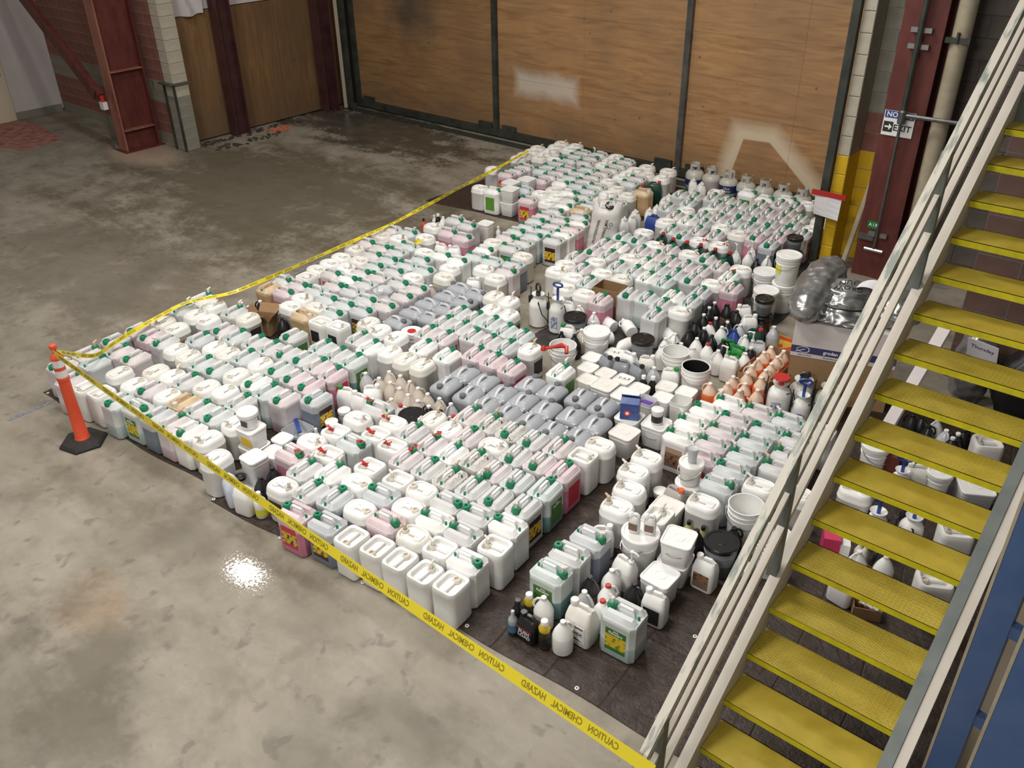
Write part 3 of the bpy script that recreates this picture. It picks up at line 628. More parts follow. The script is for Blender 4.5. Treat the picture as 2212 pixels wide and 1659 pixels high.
def tarp(name, label, q, zb, mt='tarp', n=26, groms=()):
    g = MB(); q = [Vector((p[0], p[1], 0)) for p in q]; rings = []
    for i in range(n + 1):
        r = []
        for j in range(n + 1):
            a, b = i / n, j / n
            p = (q[0] * (1 - a) + q[1] * a) * (1 - b) + (q[3] * (1 - a) + q[2] * a) * b
            e = min(a, b, 1 - a, 1 - b) * n
            k = 0.5 + 0.5 * math.sin(p.x * 7.3 + math.sin(p.y * 3.1) * 2) * math.sin(p.y * 5.7 + math.sin(p.x * 2.3) * 2)
            jx = 0.014 * math.sin(p.y * 9 + p.x * 4) if e < 0.5 else 0
            r.append((p.x + jx, p.y + jx, zb + 0.0045 * k))
        rings.append(r)
    b0 = len(g.v); g.loft(rings, 0, False, False, False)
    edge = [(i, 0) for i in range(n + 1)] + [(n, j) for j in range(1, n + 1)] + [(i, n) for i in range(n - 1, -1, -1)] + [(0, j) for j in range(n - 1, 0, -1)]
    top = [rings[i][j] for i, j in edge]
    g.loft([[(x, y, 0.0) for x, y, z in top], top], 0, False, False)
    r = thing(name, label, 'tarp'); g.build('sheet', M[mt], r, True)
    for (px, py) in groms:
        p = at(px, py); gr = MB(); gr.lathe([(0.008, 0.0), (0.017, 0.0), (0.015, 0.005), (0.008, 0.005)], 10, (p.x, p.y), 0, False, False)
        o = gr.build('grommet', M['wcap'], r); o.location.z = zb + 0.005
    return r
tarp('tarp', 'brown tarp whose corner shows beside the orange post', [(-9.12, 2.84), tuple(at(446, 1046))[:2], (-5.9, 5.6), (-9.15, 5.5)], 0.001, groms=((104, 850),))
tarp('tarp', 'brown tarp under the front row of white jerrycans', [(-6.08, 2.92), (-3.22, 3.26), (-3.25, 6.4), (-6.05, 6.2)], 0.003, groms=((462, 1080), (606, 1163), (784, 1260)))
tarp('tarp', 'wide creased brown tarp running under the staircase', [(-3.32, 3.24), (-0.05, 3.42), (-0.15, 9.15), (-3.35, 8.1)], 0.005, n=34, groms=((1009, 1354), (1246, 1489), (1501, 1377)))
tarp('tarp', 'brown tarp under the farthest jugs by the plywood doors', [(-10.12, 9.75), (-6.9, 10.1), (-6.6, 12.9), (-10.05, 12.95)], 0.001)
tarp('tarp', 'black tarp whose edge curls out beside the yellow block pier', [(-5.75, 6.9), (-3.55, 8.2), (-3.75, 11.0), (-5.9, 12.3)], 0.007, 'tarpblack')

# every container: kind code, then its place on the floor in centimetres
DATA = """
pS:-882.9,303.3 -893.7,397.7 -837.5,361.3 -817.1,458.7 -765.1,336.5 -645.0,411.0 -669.5,442.7 -620.5,900.6 -504.0,1142.1
pN:-845.4,294.3 -864.6,357.4 -669.3,472.5 -563.4,623.6 -631.2,597.1 -607.8,599.2 -458.3,475.4 -597.7,844.3 -627.9,871.1 -623.0,929.3 -547.2,936.9 -542.5,966.3 -523.0,932.6 -499.2,932.1 -475.2,929.8 -465.5,959.6 -571.3,939.9 -501.9,1171.2 -504.5,1218.8 -603.0,1082.0 -547.6,1109.4 -426.5,1124.3 -547.7,1049.1 -552.2,1148.8 -480.0,1192.0 -526.5,1198.0 -453.5,1121.6 -477.5,1163.4
tN:-861.2,328.1 -792.3,457.7 -769.5,398.8 -745.2,435.7 -668.5,408.1 -356.3,459.1 -697.1,501.6 -648.1,502.3 -636.4,654.5 -613.2,656.5 -590.1,658.5 -566.5,654.9 -543.2,655.1 -487.1,822.7 -568.7,815.8 -542.4,879.5 -520.4,902.3 -496.6,901.9 -494.3,872.9 -441.6,845.8 -579.0,1028.1 -614.7,1139.9 -555.0,1077.3 -524.0,1111.5 -475.9,1105.7 -499.5,1103.6 -571.0,1104.8
pNu:-886.3,333.1 -692.0,317.6 -429.6,420.1 -481.0,502.3 -383.7,514.5
cS:-891.0,367.5 -381.2,424.3 -743.9,498.8 -433.1,506.5 -509.4,819.3 -490.1,969.5 -472.7,901.2 -527.6,1140.1 -479.5,1134.3 -452.6,1150.6
rS:-868.2,398.4 -645.5,441.8 -473.4,1077.0
cSu:-844.6,400.5 -406.0,480.0 -355.9,430.2 -717.1,469.6 -408.8,508.6
oS:-891.2,426.8 -865.0,427.6 -854.6,462.1 -723.0,408.7 -726.3,375.5 -795.7,360.4 -645.1,323.4 -647.0,355.2 -612.9,310.3 -702.8,573.5 -679.4,569.0 -652.3,568.8
tNu:-901.4,458.2
wNu:-906.2,488.8 -513.6,361.2 -452.5,447.0 -462.9,621.3
oN:-882.5,488.9 -878.0,460.4 -822.3,494.0 -820.8,399.3 -797.3,399.5 -791.7,428.9 -768.3,429.6 -721.7,437.9 -703.3,381.5 -822.1,333.8 -772.7,365.4 -788.3,331.5 -741.8,340.6 -505.5,477.2 -481.7,473.3 -633.2,541.6 -609.6,541.2 -585.9,543.3 -614.7,685.3 -589.6,688.0 -518.8,640.2
cNu:-845.7,491.8 -503.5,448.4 -536.3,348.9 -429.2,453.0 -404.8,422.2 -680.4,539.5 -610.3,627.9 -456.7,504.4
dN:-819.1,428.3 -484.8,339.7 -540.5,626.3 -444.1,874.5
cN:-764.1,462.9 -749.3,368.8 -693.7,346.7 -672.7,378.8 -507.9,332.8 -453.2,418.0 -740.5,465.2 -671.8,501.2 -633.7,625.8 -586.5,623.2 -456.1,789.9 -464.2,818.1 -596.8,901.8 -566.3,878.3 -644.2,1166.3 -629.8,1103.7 -620.6,1168.3 -598.2,1183.8 -576.7,1156.7 -550.1,1177.9 -480.9,1220.9 -455.1,1179.3 -519.9,1049.4 -525.6,1169.2 -574.6,1185.8
tS:-746.1,402.7 -769.5,304.0 -670.2,350.1 -693.4,472.7 -695.5,442.6 -619.1,967.2 -595.6,970.3 -554.5,1019.6
sS:-822.4,297.3 -800.3,302.4 -437.9,316.8 -413.5,321.7
tE:-743.7,310.4 -787.3,584.9 -752.4,564.1 -815.5,686.5 -815.7,712.3 -758.8,587.4 -754.6,716.8 -781.7,738.3 -750.7,942.0 -746.8,892.4 -716.9,893.7
dx:-715.6,314.8
ax:-717.2,344.3
wSu:-668.5,320.0
wS:-692.7,411.9
rN:-643.7,470.9 -359.1,487.8 -555.9,594.1 -532.2,595.4 -507.7,596.0 -527.9,785.6 -420.8,909.9 -448.0,1093.1
dS:-620.8,430.7 -446.6,1064.4
oE:-562.3,432.7 -566.5,380.9 -487.7,366.2 -533.4,322.9 -458.8,344.0 -429.4,370.1 -889.6,765.5 -860.7,772.2 -834.9,798.8 -882.6,710.5 -846.3,686.4 -874.7,679.8 -870.7,656.7 -868.6,633.4 -842.1,660.4 -855.4,835.2 -798.8,760.5 -752.5,693.4 -735.6,743.3 -722.2,718.8 -814.6,567.3 -808.0,544.4 -780.9,561.8 -432.3,480.4 -748.0,843.6 -685.8,831.8 -668.7,756.4 -698.6,768.0 -710.8,1219.8 -721.9,1258.7 -961.6,1089.3 -914.7,1003.5 -622.1,821.9 -625.2,845.1 -598.7,875.5 -571.5,913.7 -572.0,851.6 -594.1,818.4 -583.3,788.0 -554.5,789.2 -569.4,971.9 -516.8,973.8 -447.1,909.9 -440.0,970.4 -605.4,1002.1 -604.4,1114.6 -576.9,1130.5 -529.3,1084.8 -499.7,1077.4 -430.0,1193.6 -426.8,1157.0 -474.7,1247.6 -603.3,1055.8 -960.9,1279.8 -957.1,1256.6 -949.3,1233.8 -978.0,1231.3 -973.1,1208.2 -944.4,1210.6 -971.1,1184.9 -928.2,1259.1 -966.8,1161.8 -940.2,1187.5 -835.5,1272.4 -833.4,1249.1 -827.4,1219.9 -769.6,1230.7 -768.4,1207.3 -766.4,1184.0 -770.8,1154.1 -739.7,1219.3 -739.4,1131.6 -737.0,1103.8 -728.7,1075.3 -709.2,1116.4 -822.0,1041.0 -814.7,1066.8 -793.1,1041.8 -788.0,1015.7
cWx:-559.4,456.6
oWx:-529.9,448.9
sWx:-561.4,405.5 -528.6,426.0 -503.5,422.7 -539.4,378.2 -495.8,388.5
tEx:-532.7,402.3
pNx:-476.5,444.9 -478.6,415.8
rEx:-564.4,357.5
sW:-463.1,391.4 -374.8,351.5 -343.1,380.1
oW:-436.4,393.3 -401.4,348.8 -296.6,478.9 -190.5,586.6 -357.5,541.5
dW:-458.1,367.7 -465.2,315.0 -676.3,803.1 -794.8,1104.1 -850.5,1037.0
rW:-494.8,307.6 -857.8,1088.9 -921.9,1079.3 -815.9,1004.3 -689.5,947.9
rEu:-430.1,346.4 -820.6,831.2
wWu:-400.7,372.5 -299.5,675.9 -311.2,623.1 -308.3,597.8
sN:-389.7,323.0 -364.7,324.9 -341.8,328.7 -265.0,490.5
pSu:-405.3,451.1 -382.6,485.1
tSu:-381.6,453.2
cE:-407.7,395.6 -782.2,690.7 -751.5,669.8 -747.8,612.1 -861.1,1235.2 -752.9,989.4 -723.8,965.2 -710.2,993.7
cW:-379.0,398.1 -292.9,408.5 -213.6,685.3 -780.6,617.7 -825.6,736.9 -782.7,641.4 -891.5,1252.2 -801.7,1254.7 -799.2,1228.4 -797.0,1203.0 -767.1,1117.6 -716.2,917.6 -712.2,865.9 -685.4,899.7 -715.6,841.9
cWu:-372.0,375.0 -222.5,657.3 -218.7,632.7 -217.9,608.9 -863.5,1262.0
wW:-350.6,404.3 -311.1,651.1 -687.5,924.3
sE:-359.7,518.3 -861.1,611.0 -748.6,541.3 -724.3,546.7 -607.8,1213.5
wE:-348.1,353.3 -811.3,639.1 -770.4,766.2 -741.5,766.4 -737.9,814.8 -885.8,1003.4 -565.6,1237.1 -532.6,1228.3 -505.2,1245.1 -755.9,1015.2 -695.4,971.2 -912.3,1199.1 -823.2,1097.5 -785.9,1068.2 -694.9,1052.3
tEu:-292.0,384.7 -246.8,557.0 -863.6,795.6
dEu:-291.6,433.8
oWu:-314.2,551.5 -312.0,527.0 -301.5,504.4 -244.4,527.5 -218.6,576.6
tWu:-226.5,384.2 -242.3,682.8 -251.2,632.2 -248.7,607.3 -727.3,1039.8
pWu:-270.9,679.5 -281.6,629.9 -279.2,606.3
pW:-282.0,653.7 -784.9,666.7 -891.9,788.9 -855.3,1208.7 -858.1,1160.3 -858.0,1136.5 -857.5,1112.8 -798.0,1177.8 -799.6,1152.9 -797.0,1128.2 -738.1,1191.1 -920.7,1127.0 -920.9,1103.2 -753.4,965.5 -718.4,941.3
rWu:-276.9,582.7
tW:-251.3,656.0 -248.0,581.9 -816.7,590.8 -783.3,714.4 -827.8,761.1 -733.1,790.9 -704.2,791.9 -889.4,1228.6 -883.7,1202.3 -888.5,1177.4 -888.4,1153.2 -887.8,1128.1 -830.9,1180.9 -828.7,1154.7 -828.3,1130.2 -765.0,1093.8 -756.9,1066.7 -735.8,1164.2 -699.9,1075.7 -745.5,916.3
aNu:-869.1,558.7
cEu:-874.0,584.6 -845.6,872.5 -816.2,867.0 -764.3,1042.3
pE:-845.4,588.3 -809.3,615.2 -840.0,636.3 -813.4,662.7 -854.4,734.8 -844.4,710.2 -883.2,734.1 -722.8,672.3 -720.4,646.4 -717.9,614.7 -743.5,867.6
rE:-843.3,564.6 -791.6,830.2
dE:-730.2,589.9
aE:-775.2,538.4 -725.8,1016.1 -696.3,1141.2
kW:-692.0,715.3 -689.7,688.5 -692.5,659.4 -690.1,631.5
kE:-662.5,714.7 -660.2,688.8 -663.4,661.4 -661.0,633.9 -685.8,602.7
wN:-656.1,533.9 -611.0,570.0 -577.9,572.9 -465.5,846.9 -599.4,931.5 -544.7,908.2 -518.1,872.8 -578.5,1073.9
kN:-545.4,565.1 -518.7,565.8 -490.3,560.2 -464.6,562.5 -437.5,564.8 -410.8,571.1 -385.1,573.1 -478.3,590.8 -452.3,593.0
kS:-423.7,602.1 -396.5,601.9 -544.4,535.6 -514.1,536.7 -487.7,530.9 -462.0,533.2 -436.3,535.4 -410.6,537.7 -385.1,543.6
oNu:-636.1,716.0 -612.6,716.1
pEu:-669.0,780.0
Fg:-621.6,468.0 -525.9,717.8 -383.2,707.0
Fw:-603.3,487.1 -601.9,469.0 -567.4,305.1 -811.2,805.4 -790.1,809.3 -698.3,747.1 -563.6,767.5 -435.9,709.0 -392.5,888.9 -375.2,869.7 -675.2,1261.8 -654.6,1252.6 -652.9,1219.7 -657.6,1190.0 -666.5,1171.1 -664.9,1153.0 -653.7,1135.8 -655.5,1117.5 -657.2,1099.2 -669.2,1080.0 -663.6,1062.3 -665.2,1044.0 -295.3,456.6
Gc:-628.3,501.3 -517.3,513.9 -509.7,744.6 -398.9,699.0 -341.3,862.1 -264.7,389.3
Gt:-609.8,503.4 -611.1,518.8 -595.7,520.2 -594.4,504.7 -578.6,502.7 -579.9,518.3 -564.0,514.6 -562.8,499.2 -548.3,512.7 -547.0,497.3 -532.9,513.8 -569.9,483.0 -726.7,698.9 -508.4,720.8
Gr:-554.2,481.1 -500.6,499.8 -403.0,825.9 -380.2,780.1 -254.9,405.7 -249.3,390.6
Gw:-584.5,471.2 -830.4,546.1 -881.9,883.0 -521.9,763.9 -387.6,825.1 -396.1,783.6 -417.4,745.2 -420.6,777.7 -388.1,762.6 -423.1,762.0 -546.0,767.8 -357.1,822.3 -364.1,773.5 -338.3,786.0 -437.2,1043.0 -261.7,420.6 -259.2,356.0 -284.2,365.7
Gb:-531.5,497.2 -859.7,537.3 -424.6,876.0 -423.2,860.4 -419.1,840.1 -404.0,841.4 -388.8,840.6 -402.0,810.5 -403.7,762.6 -858.1,519.2
Gk:-516.0,498.5 -565.3,322.2 -568.7,337.4 -800.9,525.5 -522.3,701.3 -507.1,705.3 -370.5,796.5 -409.4,880.3 -393.1,872.0 -417.6,817.7 -386.2,800.0 -356.9,862.0 -412.6,794.0 -444.6,1026.7 -213.0,522.0 -240.5,419.0 -270.3,404.3 -234.7,500.7 -191.9,547.4
Bk:-531.5,474.9 -532.3,740.8 -212.4,499.8
Fb:-587.2,305.9
by:-552.3,309.8
Jk:-597.0,321.1
Q3:-622.4,355.6
Qt:-596.5,337.6 -816.3,904.8
Qs:-598.9,359.7 -457.0,712.5 -471.1,689.5 -461.5,668.6 -439.9,670.5 -447.9,648.0 -418.2,671.7 -395.9,666.3 -367.6,666.6 -376.0,687.7 -354.6,691.1 -324.6,672.7
Qu:-611.4,379.4
Qc:-618.5,402.5
Jr:-608.4,452.8 -602.3,431.4 -191.5,501.2 -292.2,540.9
bw:-594.9,406.7 -587.1,410.4 -801.9,916.4 -909.6,891.9
Gg:-873.7,520.5 -373.5,843.3
bo:-913.0,872.4
bk:-900.9,891.7 -400.1,681.4 -391.3,685.7 -298.6,353.4
Br:-656.7,596.8
Bo:-494.7,667.3 -392.5,731.2 -215.4,545.4 -181.8,524.6
Bl:-484.1,715.4 -410.2,979.2 -384.9,929.0
BK:-438.5,738.9
Gy:-339.6,801.5
Gl:-503.3,779.4 -479.3,781.6 -490.9,756.2 -466.8,758.3 -443.2,764.5 -432.7,796.6
Fn:-416.7,714.3
Fc:-451.5,689.4 -433.1,691.0 -414.8,693.8
Bi:-360.0,716.9
Fp:-346.0,768.5 -260.7,437.6
Fq:-339.7,818.3
Gu:-372.5,827.8
Fe:-371.8,811.5 -355.9,806.1 -354.2,789.4
Fd:-354.7,841.9
Bp:-370.0,892.2 -423.0,1090.6 -274.3,558.2
Bs:-376.7,961.7
bn:-385.1,908.5
bg:-375.7,909.1 -271.4,350.3 -296.4,363.9
Qb:-423.3,644.4 -396.2,641.1 -359.8,585.3 -232.6,442.8 -923.8,1152.0 -271.3,515.8
Qp:-372.7,644.9
Qo:-345.6,664.3
QB:-371.0,611.1
Qj:-344.8,617.8
Go:-323.0,816.3 -324.0,800.7 -308.7,816.4 -308.4,800.4 -322.5,783.8 -306.9,783.2 -321.0,766.4 -305.5,766.9 -317.7,750.3 -302.2,750.6 -325.5,734.0 -309.5,729.2 -323.6,718.6 -307.8,713.2 -294.2,725.7 -322.0,703.2 -337.3,707.2
Gp:-478.1,1033.0 -463.2,1040.1 -466.2,1055.4
Fu:-632.1,1069.8 -255.0,373.2
Bc:-263.6,462.3
Q2:-234.9,469.4 -867.9,1062.8 -878.2,1035.1 -858.5,1010.0
Fk:-223.0,421.2
be:-296.9,345.4
FB:-284.8,349.7
bb:-247.4,511.3 -235.1,512.5
Fl:-212.2,476.3
oEu:-543.2,853.3 -439.2,819.8 -930.4,1282.4 -760.8,1254.9
wNx:-438.6,937.3
DG:-578.1,1003.6 -557.1,994.8 -537.1,996.5 -517.2,999.7 -494.4,997.3 -474.3,998.7
oEx:-528.4,1022.5
oExu:-499.7,1025.0
FG:-710.4,1175.4 -709.1,1197.3
Fo:-275.8,537.0
SB:-652.8,963.3
SP:-561.1,744.6 -589.2,743.2
XB:-539.5,822.7
XC:-835.5,522.8
BAG:-751.1,640.8
TK:-693.0,1298.0 -660.5,1296.0 -628.0,1294.0 -595.5,1292.0 -563.0,1290.0 -530.5,1288.0 -498.0,1286.0
SX:-262.0,818.0
DP:-785.0,262.0
AI:-635.8,782.2 -648.8,815.7 -659.2,853.7
SR:-277.0,740.0
SS:-250.0,732.0
SU:-262.0,760.0
SV:-236.0,763.0
"""
# ================================================================ containers
MESH = {}
def me(key, fn):
    if key not in MESH: MESH[key] = fn()
    return MESH[key]
ZF = 0.012                                                # resting height on the tarps
def chamf(wx, wy, c, z, cx=0, cy=0):
    x, y = wx / 2, wy / 2
    return [(cx + a, cy + b, z) for a, b in ((x, -y + c), (x, y - c), (x - c, y), (-x + c, y), (-x, y - c), (-x, -y + c), (-x + c, -y), (x - c, -y))]
def jug_body(mt):
    def f():
        g = MB(); W, D = 0.284, 0.232
        g.loft([chamf(W * .95, D * .94, .03, 0), chamf(W, D, .034, .014), chamf(W, D, .034, .150), chamf(W * .992, D * .99, .034, .156), chamf(W * .992, D * .99, .034, .30), chamf(W, D, .034, .306), chamf(W, D, .034, .338), chamf(W * .97, D * .95, .036, .348)], 0)
        prof = [(-.110, .344), (-.082, .386), (-.046, .388), (-.036, .350), (.036, .350), (.046, .388), (.082, .386), (.110, .344)]
        rings = []
        for x, ky, kz in ((-.138, .72, 0.0), (-.128, .86, .25), (-.098, .99, 1.0), (.098, .99, 1.0), (.128, .86, .25), (.138, .72, 0.0)):
            rings.append([(x, y * ky, .343 + (z - .343) * kz) for y, z in prof])
        g.loft(rings, 0)
        return g.mesh('body', M[mt], True)
    return me(('jug', mt), f)
def jug_handle(mt):
    def f():
        g = MB(); p = [(-.058, .350), (-.052, .390), (-.038, .408), (.066, .408), (.082, .390), (.090, .350)]
        rings = [[(x, -.015, z - .004), (x, .015, z - .004), (x, .012, z + .009), (x, -.012, z + .009)] for x, z in p]
        g.loft(rings, 0); return g.mesh('handle', M[mt], True)
    return me(('jugh', mt), f)
def jug_cap():
    def f():
        g = MB(); n = 20; x0 = -.100
        def ring(r, z, kn): return [(x0 + (r + (kn if j % 2 else 0)) * math.cos(2 * PI * j / n), (r + (kn if j % 2 else 0)) * math.sin(2 * PI * j / n), z) for j in range(n)]
        g.loft([ring(.034, .348, 0), ring(.035, .352, .003), ring(.035, .390, .003), ring(.030, .402, 0), ring(.014, .402, 0), ring(.012, .390, 0)], 0, True, False)
        g.m[-1] = 0; b = len(g.f); g.lathe([(.0125, .3905), (.001, .3905)], n, (x0, 0), 1, False, True)
        return g.mesh('cap', [M['gcap'], M['hole']], True)
    return me('jugcap', f)
def jug_plaincap(mt):
    def f():
        return MB().lathe([(.028, .348), (.028, .388), (.024, .394)], 16, (-.1, 0)).mesh('cap', M[mt], True)
    return me(('jugpc', mt), f)
def spout(k, x0, z0, mt='spout'):
    def f():
        g = MB(); g.lathe([(.014, z0 - .012), (.013, z0 + .03), (.016, z0 + .032), (.015, z0 + .05), (.010, z0 + .054)], 10, (x0, 0))
        g.tube([(x0, 0, z0 + .042), (x0 - .022, .004, z0 + .056), (x0 - .036, .008, z0 + .060)], [.012, .011, .009], 8)
        return g.mesh('spout', M[mt], True)
    return me(('spout', k, mt), f)
def jug_vent():
    return me('vent', lambda: MB().lathe([(.0105, .348), (.0105, .374), (.007, .379)], 10, (.112, 0)).mesh('vent_button', M['gcap'], True))
def label_plate(mt, yy, w=.165, z0=.06, z1=.27, x0=0.0):
    return me(('lab', mt, yy, w, z0, z1, x0), lambda: MB().box((x0, yy, (z0 + z1) / 2), (w, .003, z1 - z0)).mesh('label', M[mt]))
def red_tape(x0, z0, k):
    def f():
        g = MB(); r = random.Random(k)
        pts = [[(x0 - .045 + .018 * i, -.022 + r.uniform(-.008, .008), z0 + .012 * math.sin(i * 1.7 + k) + r.uniform(-.006, .006)), (x0 - .045 + .018 * i + r.uniform(-.01, .01), .024 + r.uniform(-.008, .008), z0 + .014 * math.cos(i * 1.3) + r.uniform(-.006, .006))] for i in range(6)]
        g.loft(pts, 0, False, False, False); g.loft([[(a[0], a[1], a[2] - .002) for a in q] for q in pts], 0, False, False, False)
        return g.mesh('red_tape', M['redtape'])
    return me(('rt', x0, k), f)
def can_oval(mt):
    def f():
        g = MB(); R = lambda wx, wy, r, z: rrect(wx, wy, r, z, 5)
        g.loft([R(.262, .208, .075, 0), R(.274, .220, .08, .015), R(.274, .220, .08, .262), R(.283, .229, .084, .268), R(.283, .229, .084, .282), R(.277, .223, .083, .288), R(.272, .219, .083, .325), R(.255, .203, .082, .350), R(.238, .187, .078, .356), R(.222, .171, .072, .352), R(.212, .160, .068, .338)], 0)
        g.loft([R2 for R2 in ([(x + .06, y * .62, z) for x, y, z in rrect(.075, .17, .03, .337, 3)], [(x + .06, y * .6, z) for x, y, z in rrect(.06, .15, .028, .356, 3)])], 0)
        return g.mesh('body', M[mt], True)
    return me(('oval', mt), f)
def can_bar(mt):
    def f():
        g = MB(); p = [(-.045, .336), (-.035, .352), (.06, .356), (.09, .345)]
        g.loft([[(x, -.018, z - .004), (x, .018, z - .004), (x, .014, z + .008), (x, -.014, z + .008)] for x, z in p], 0); return g.mesh('handle', M[mt], True)
    return me(('canbar', mt), f)
def can_neck(x0, z0, mt='neck'):
    def f():
        g = MB(); g.lathe([(.034, z0 - .006), (.032, z0 + .012), (.028, z0 + .020), (.018, z0 + .020), (.016, z0 + .006)], 16, (x0, 0), 0, True, False)
        g.lathe([(.0165, z0 + .007), (.001, z0 + .007)], 16, (x0, 0), 1, False, True); return g.mesh('neck', [M[mt], M['spoutb']], True)
    return me(('neck', x0, z0, mt), f)
def can_square(mt):
    def f():
        g = MB(); R = lambda wx, wy, r, z: rrect(wx, wy, r, z, 4)
        g.loft([R(.222, .200, .038, 0), R(.238, .216, .045, .02), R(.236, .214, .045, .16), R(.242, .220, .046, .30), R(.240, .218, .046, .335), R(.226, .204, .042, .350), R(.200, .178, .036, .351), R(.180, .158, .032, .343), R(.168, .146, .030, .306)], 0)
        return g.mesh('body', M[mt], True)
    return me(('square', mt), f)
def sq_bar(mt):
    def f():
        g = MB(); p = [(-.05, .318), (-.035, .332), (.07, .336), (.084, .318)]
        g.loft([[(x, -.012, z - .016), (x, .012, z - .016), (x, .010, z), (x, -.010, z)] for x, z in p], 0); return g.mesh('handle', M[mt], True)
    return me(('sqbar', mt), f)
def grey_body():
    def f():
        g = MB(); R = lambda wx, wy, r, z: rrect(wx, wy, r, z, 3)
        g.loft([R(.270, .232, .04, 0), R(.286, .250, .045, .015), R(.286, .250, .045, .238), R(.278, .242, .043, .243), R(.278, .242, .043, .249), R(.290, .254, .047, .254), R(.290, .254, .047, .272), R(.272, .236, .05, .292), R(.20, .16, .05, .322), R(.15, .10, .04, .326)], 0)
        return g.mesh('body', M['grey'], True)
    return me('greyb', f)
def grey_handle():
    def f():
        g = MB(); p = [(-.045, .318), (-.02, .345), (.02, .356), (.07, .348), (.105, .322), (.125, .300)]
        g.loft([[(x, -.016, z - .01), (x, .016, z - .01), (x, .011, z + .006), (x, -.011, z + .006)] for x, z in p], 0); return g.mesh('handle', M['palegrey'], True)
    return me('greyh', f)
def grey_cap(): return me('greyc', lambda: MB().lathe([(.032, .306), (.034, .312), (.034, .340), (.029, .346), (.020, .346), (.020, .352), (.002, .354)], 18, (-.098, 0)).mesh('cap', M['greycap'], True))
def grey_glint():  # pale pieces that stand in for highlights on the shoulder
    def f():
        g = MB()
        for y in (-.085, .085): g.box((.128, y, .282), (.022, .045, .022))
        g.box((.115, 0, .292), (.03, .10, .02)); return g.mesh('shoulder_glint', M['palegrey'])
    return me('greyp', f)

DIRS = {'W': 0, 'N': -PI / 2, 'E': PI, 'S': PI / 2, 'x': PI / 2}
JUG = {'c': ('clear_jug', 'clear', 'colourless'), 'p': ('pink_jug', 'pink', 'pink-tinted'), 't': ('teal_jug', 'teal', 'teal-tinted'), 'r': ('red_jug', 'red', 'red-liquid'),
       'd': ('dark_jug', 'dark', 'dark-liquid'), 'a': ('amber_jug', 'amber', 'amber-stained'), 'w': ('white_jug', 'white', 'opaque white')}
def zone(x, y):
    if x > -3.25 and y < 7.2: return 'in the rows beside the staircase'
    if y < 5.2 and x < -6.3: return 'in the block by the orange post'
    if y < 5.9: return 'in the block below the grey jugs'
    if x < -6.9 and y < 8.7: return 'in the block behind the small carton'
    if x < -6.2 and y < 10.2: return 'in the strip beside the white sack'
    if x < -6.2: return 'in the block before the plywood doors'
    if y < 7.6: return 'in the rows behind the grey jugs'
    if y < 10.3: return 'in the block behind the black bottles'
    return 'in the rows before the gas tanks'
items = []
for ln in DATA.strip().split('\n'):
    code, rest = ln.split(':')
    for p in rest.split():
        x, y = p.split(','); items.append((code, float(x) / 100, float(y) / 100))
XYS = [(x, y) for c, x, y in items]
def exposed(x, y, dx, dy):
    for a, b in XYS:
        u = (a - x) * dx + (b - y) * dy; v_ = abs(-(a - x) * dy + (b - y) * dx)
        if 0.12 < u < 0.42 and v_ < 0.17: return False
    return True
TH = math.radians(5)
LABC = {'c': ['L_dark', 'L_bloom', 'L_green'], 'p': ['L_red', 'L_micro'], 't': ['L_green', 'L_gro'], 'r': ['L_red', 'L_micro'], 'd': ['L_bloom', 'L_dark'], 'w': ['L_lime', 'L_green'], 'a': ['L_gro'], 'o': ['L_brown', 'L_purple', 'L_dark'], 's': ['L_dark']}
rnd = random.Random(11)
# jugs whose label or grime the photograph shows plainly
FIXL = {}
def fixl(px, py, lab, mt=None):
    p = at(px, py, .39); i = min(range(len(items)), key=lambda k: (items[k][1] - p.x) ** 2 + (items[k][2] - p.y) ** 2)
    FIXL[(items[i][1], items[i][2])] = (lab, mt)
for a_ in ((1348, 1317, 'L_gro', 'teal'), (1188, 1231, 'L_green', 'teal2'), (651, 1093, 'L_micro', 'red'), (706, 1123, 'L_bloom', 'dark'), (290, 871, 'L_gro', 'teal'), (1180, 1048, 'L_green', 'teal2'), (1217, 1011, 'L_red', 'red'), (1131, 1081, 'L_bloom', 'clear'), (1015, 1197, 'L_lime', None),
           (666, 865, 'L_bloom', 'dark'), (727, 808, 'L_red', 'red'), (761, 775, 'L_green', 'teal2'), (1147, 429, 'L_micro', 'red'), (1074, 410, 'L_lime', None), (1126, 404, 'L_dark', 'dark'), (1221, 790, 'L_lime', None), (1104, 790, 'L_red', 'red'), (1517, 983, 'L_micro', 'red'), (1470, 936, 'L_brown', None),
           (1025, 991, None, 'dirty'), (975, 1022, None, 'dirty'), (1067, 906, None, 'dirty'), (1117, 917, None, 'dirty')): fixl(*a_)
GLY = {}
def floratext(parent, yy):
    if 'fl' not in GLY:
        a = text('FloraGro', 0.030, (0, 0, 0), (0, 0, 0), 'whitetext', None, bold=0.0006); GLY['fl'] = a.data; bpy.data.objects.remove(a)
        a = text('general', 0.014, (0, 0, 0), (0, 0, 0), 'whitetext', None, bold=0.0004); GLY['ge'] = a.data; bpy.data.objects.remove(a)
    for k, z in (('fl', .234), ('ge', .256)):
        o = link('lettering', GLY[k], parent); o.location = (0, yy + (.003 if yy > 0 else -.003), z); o.rotation_euler = (PI / 2, 0, PI if yy > 0 else 0)
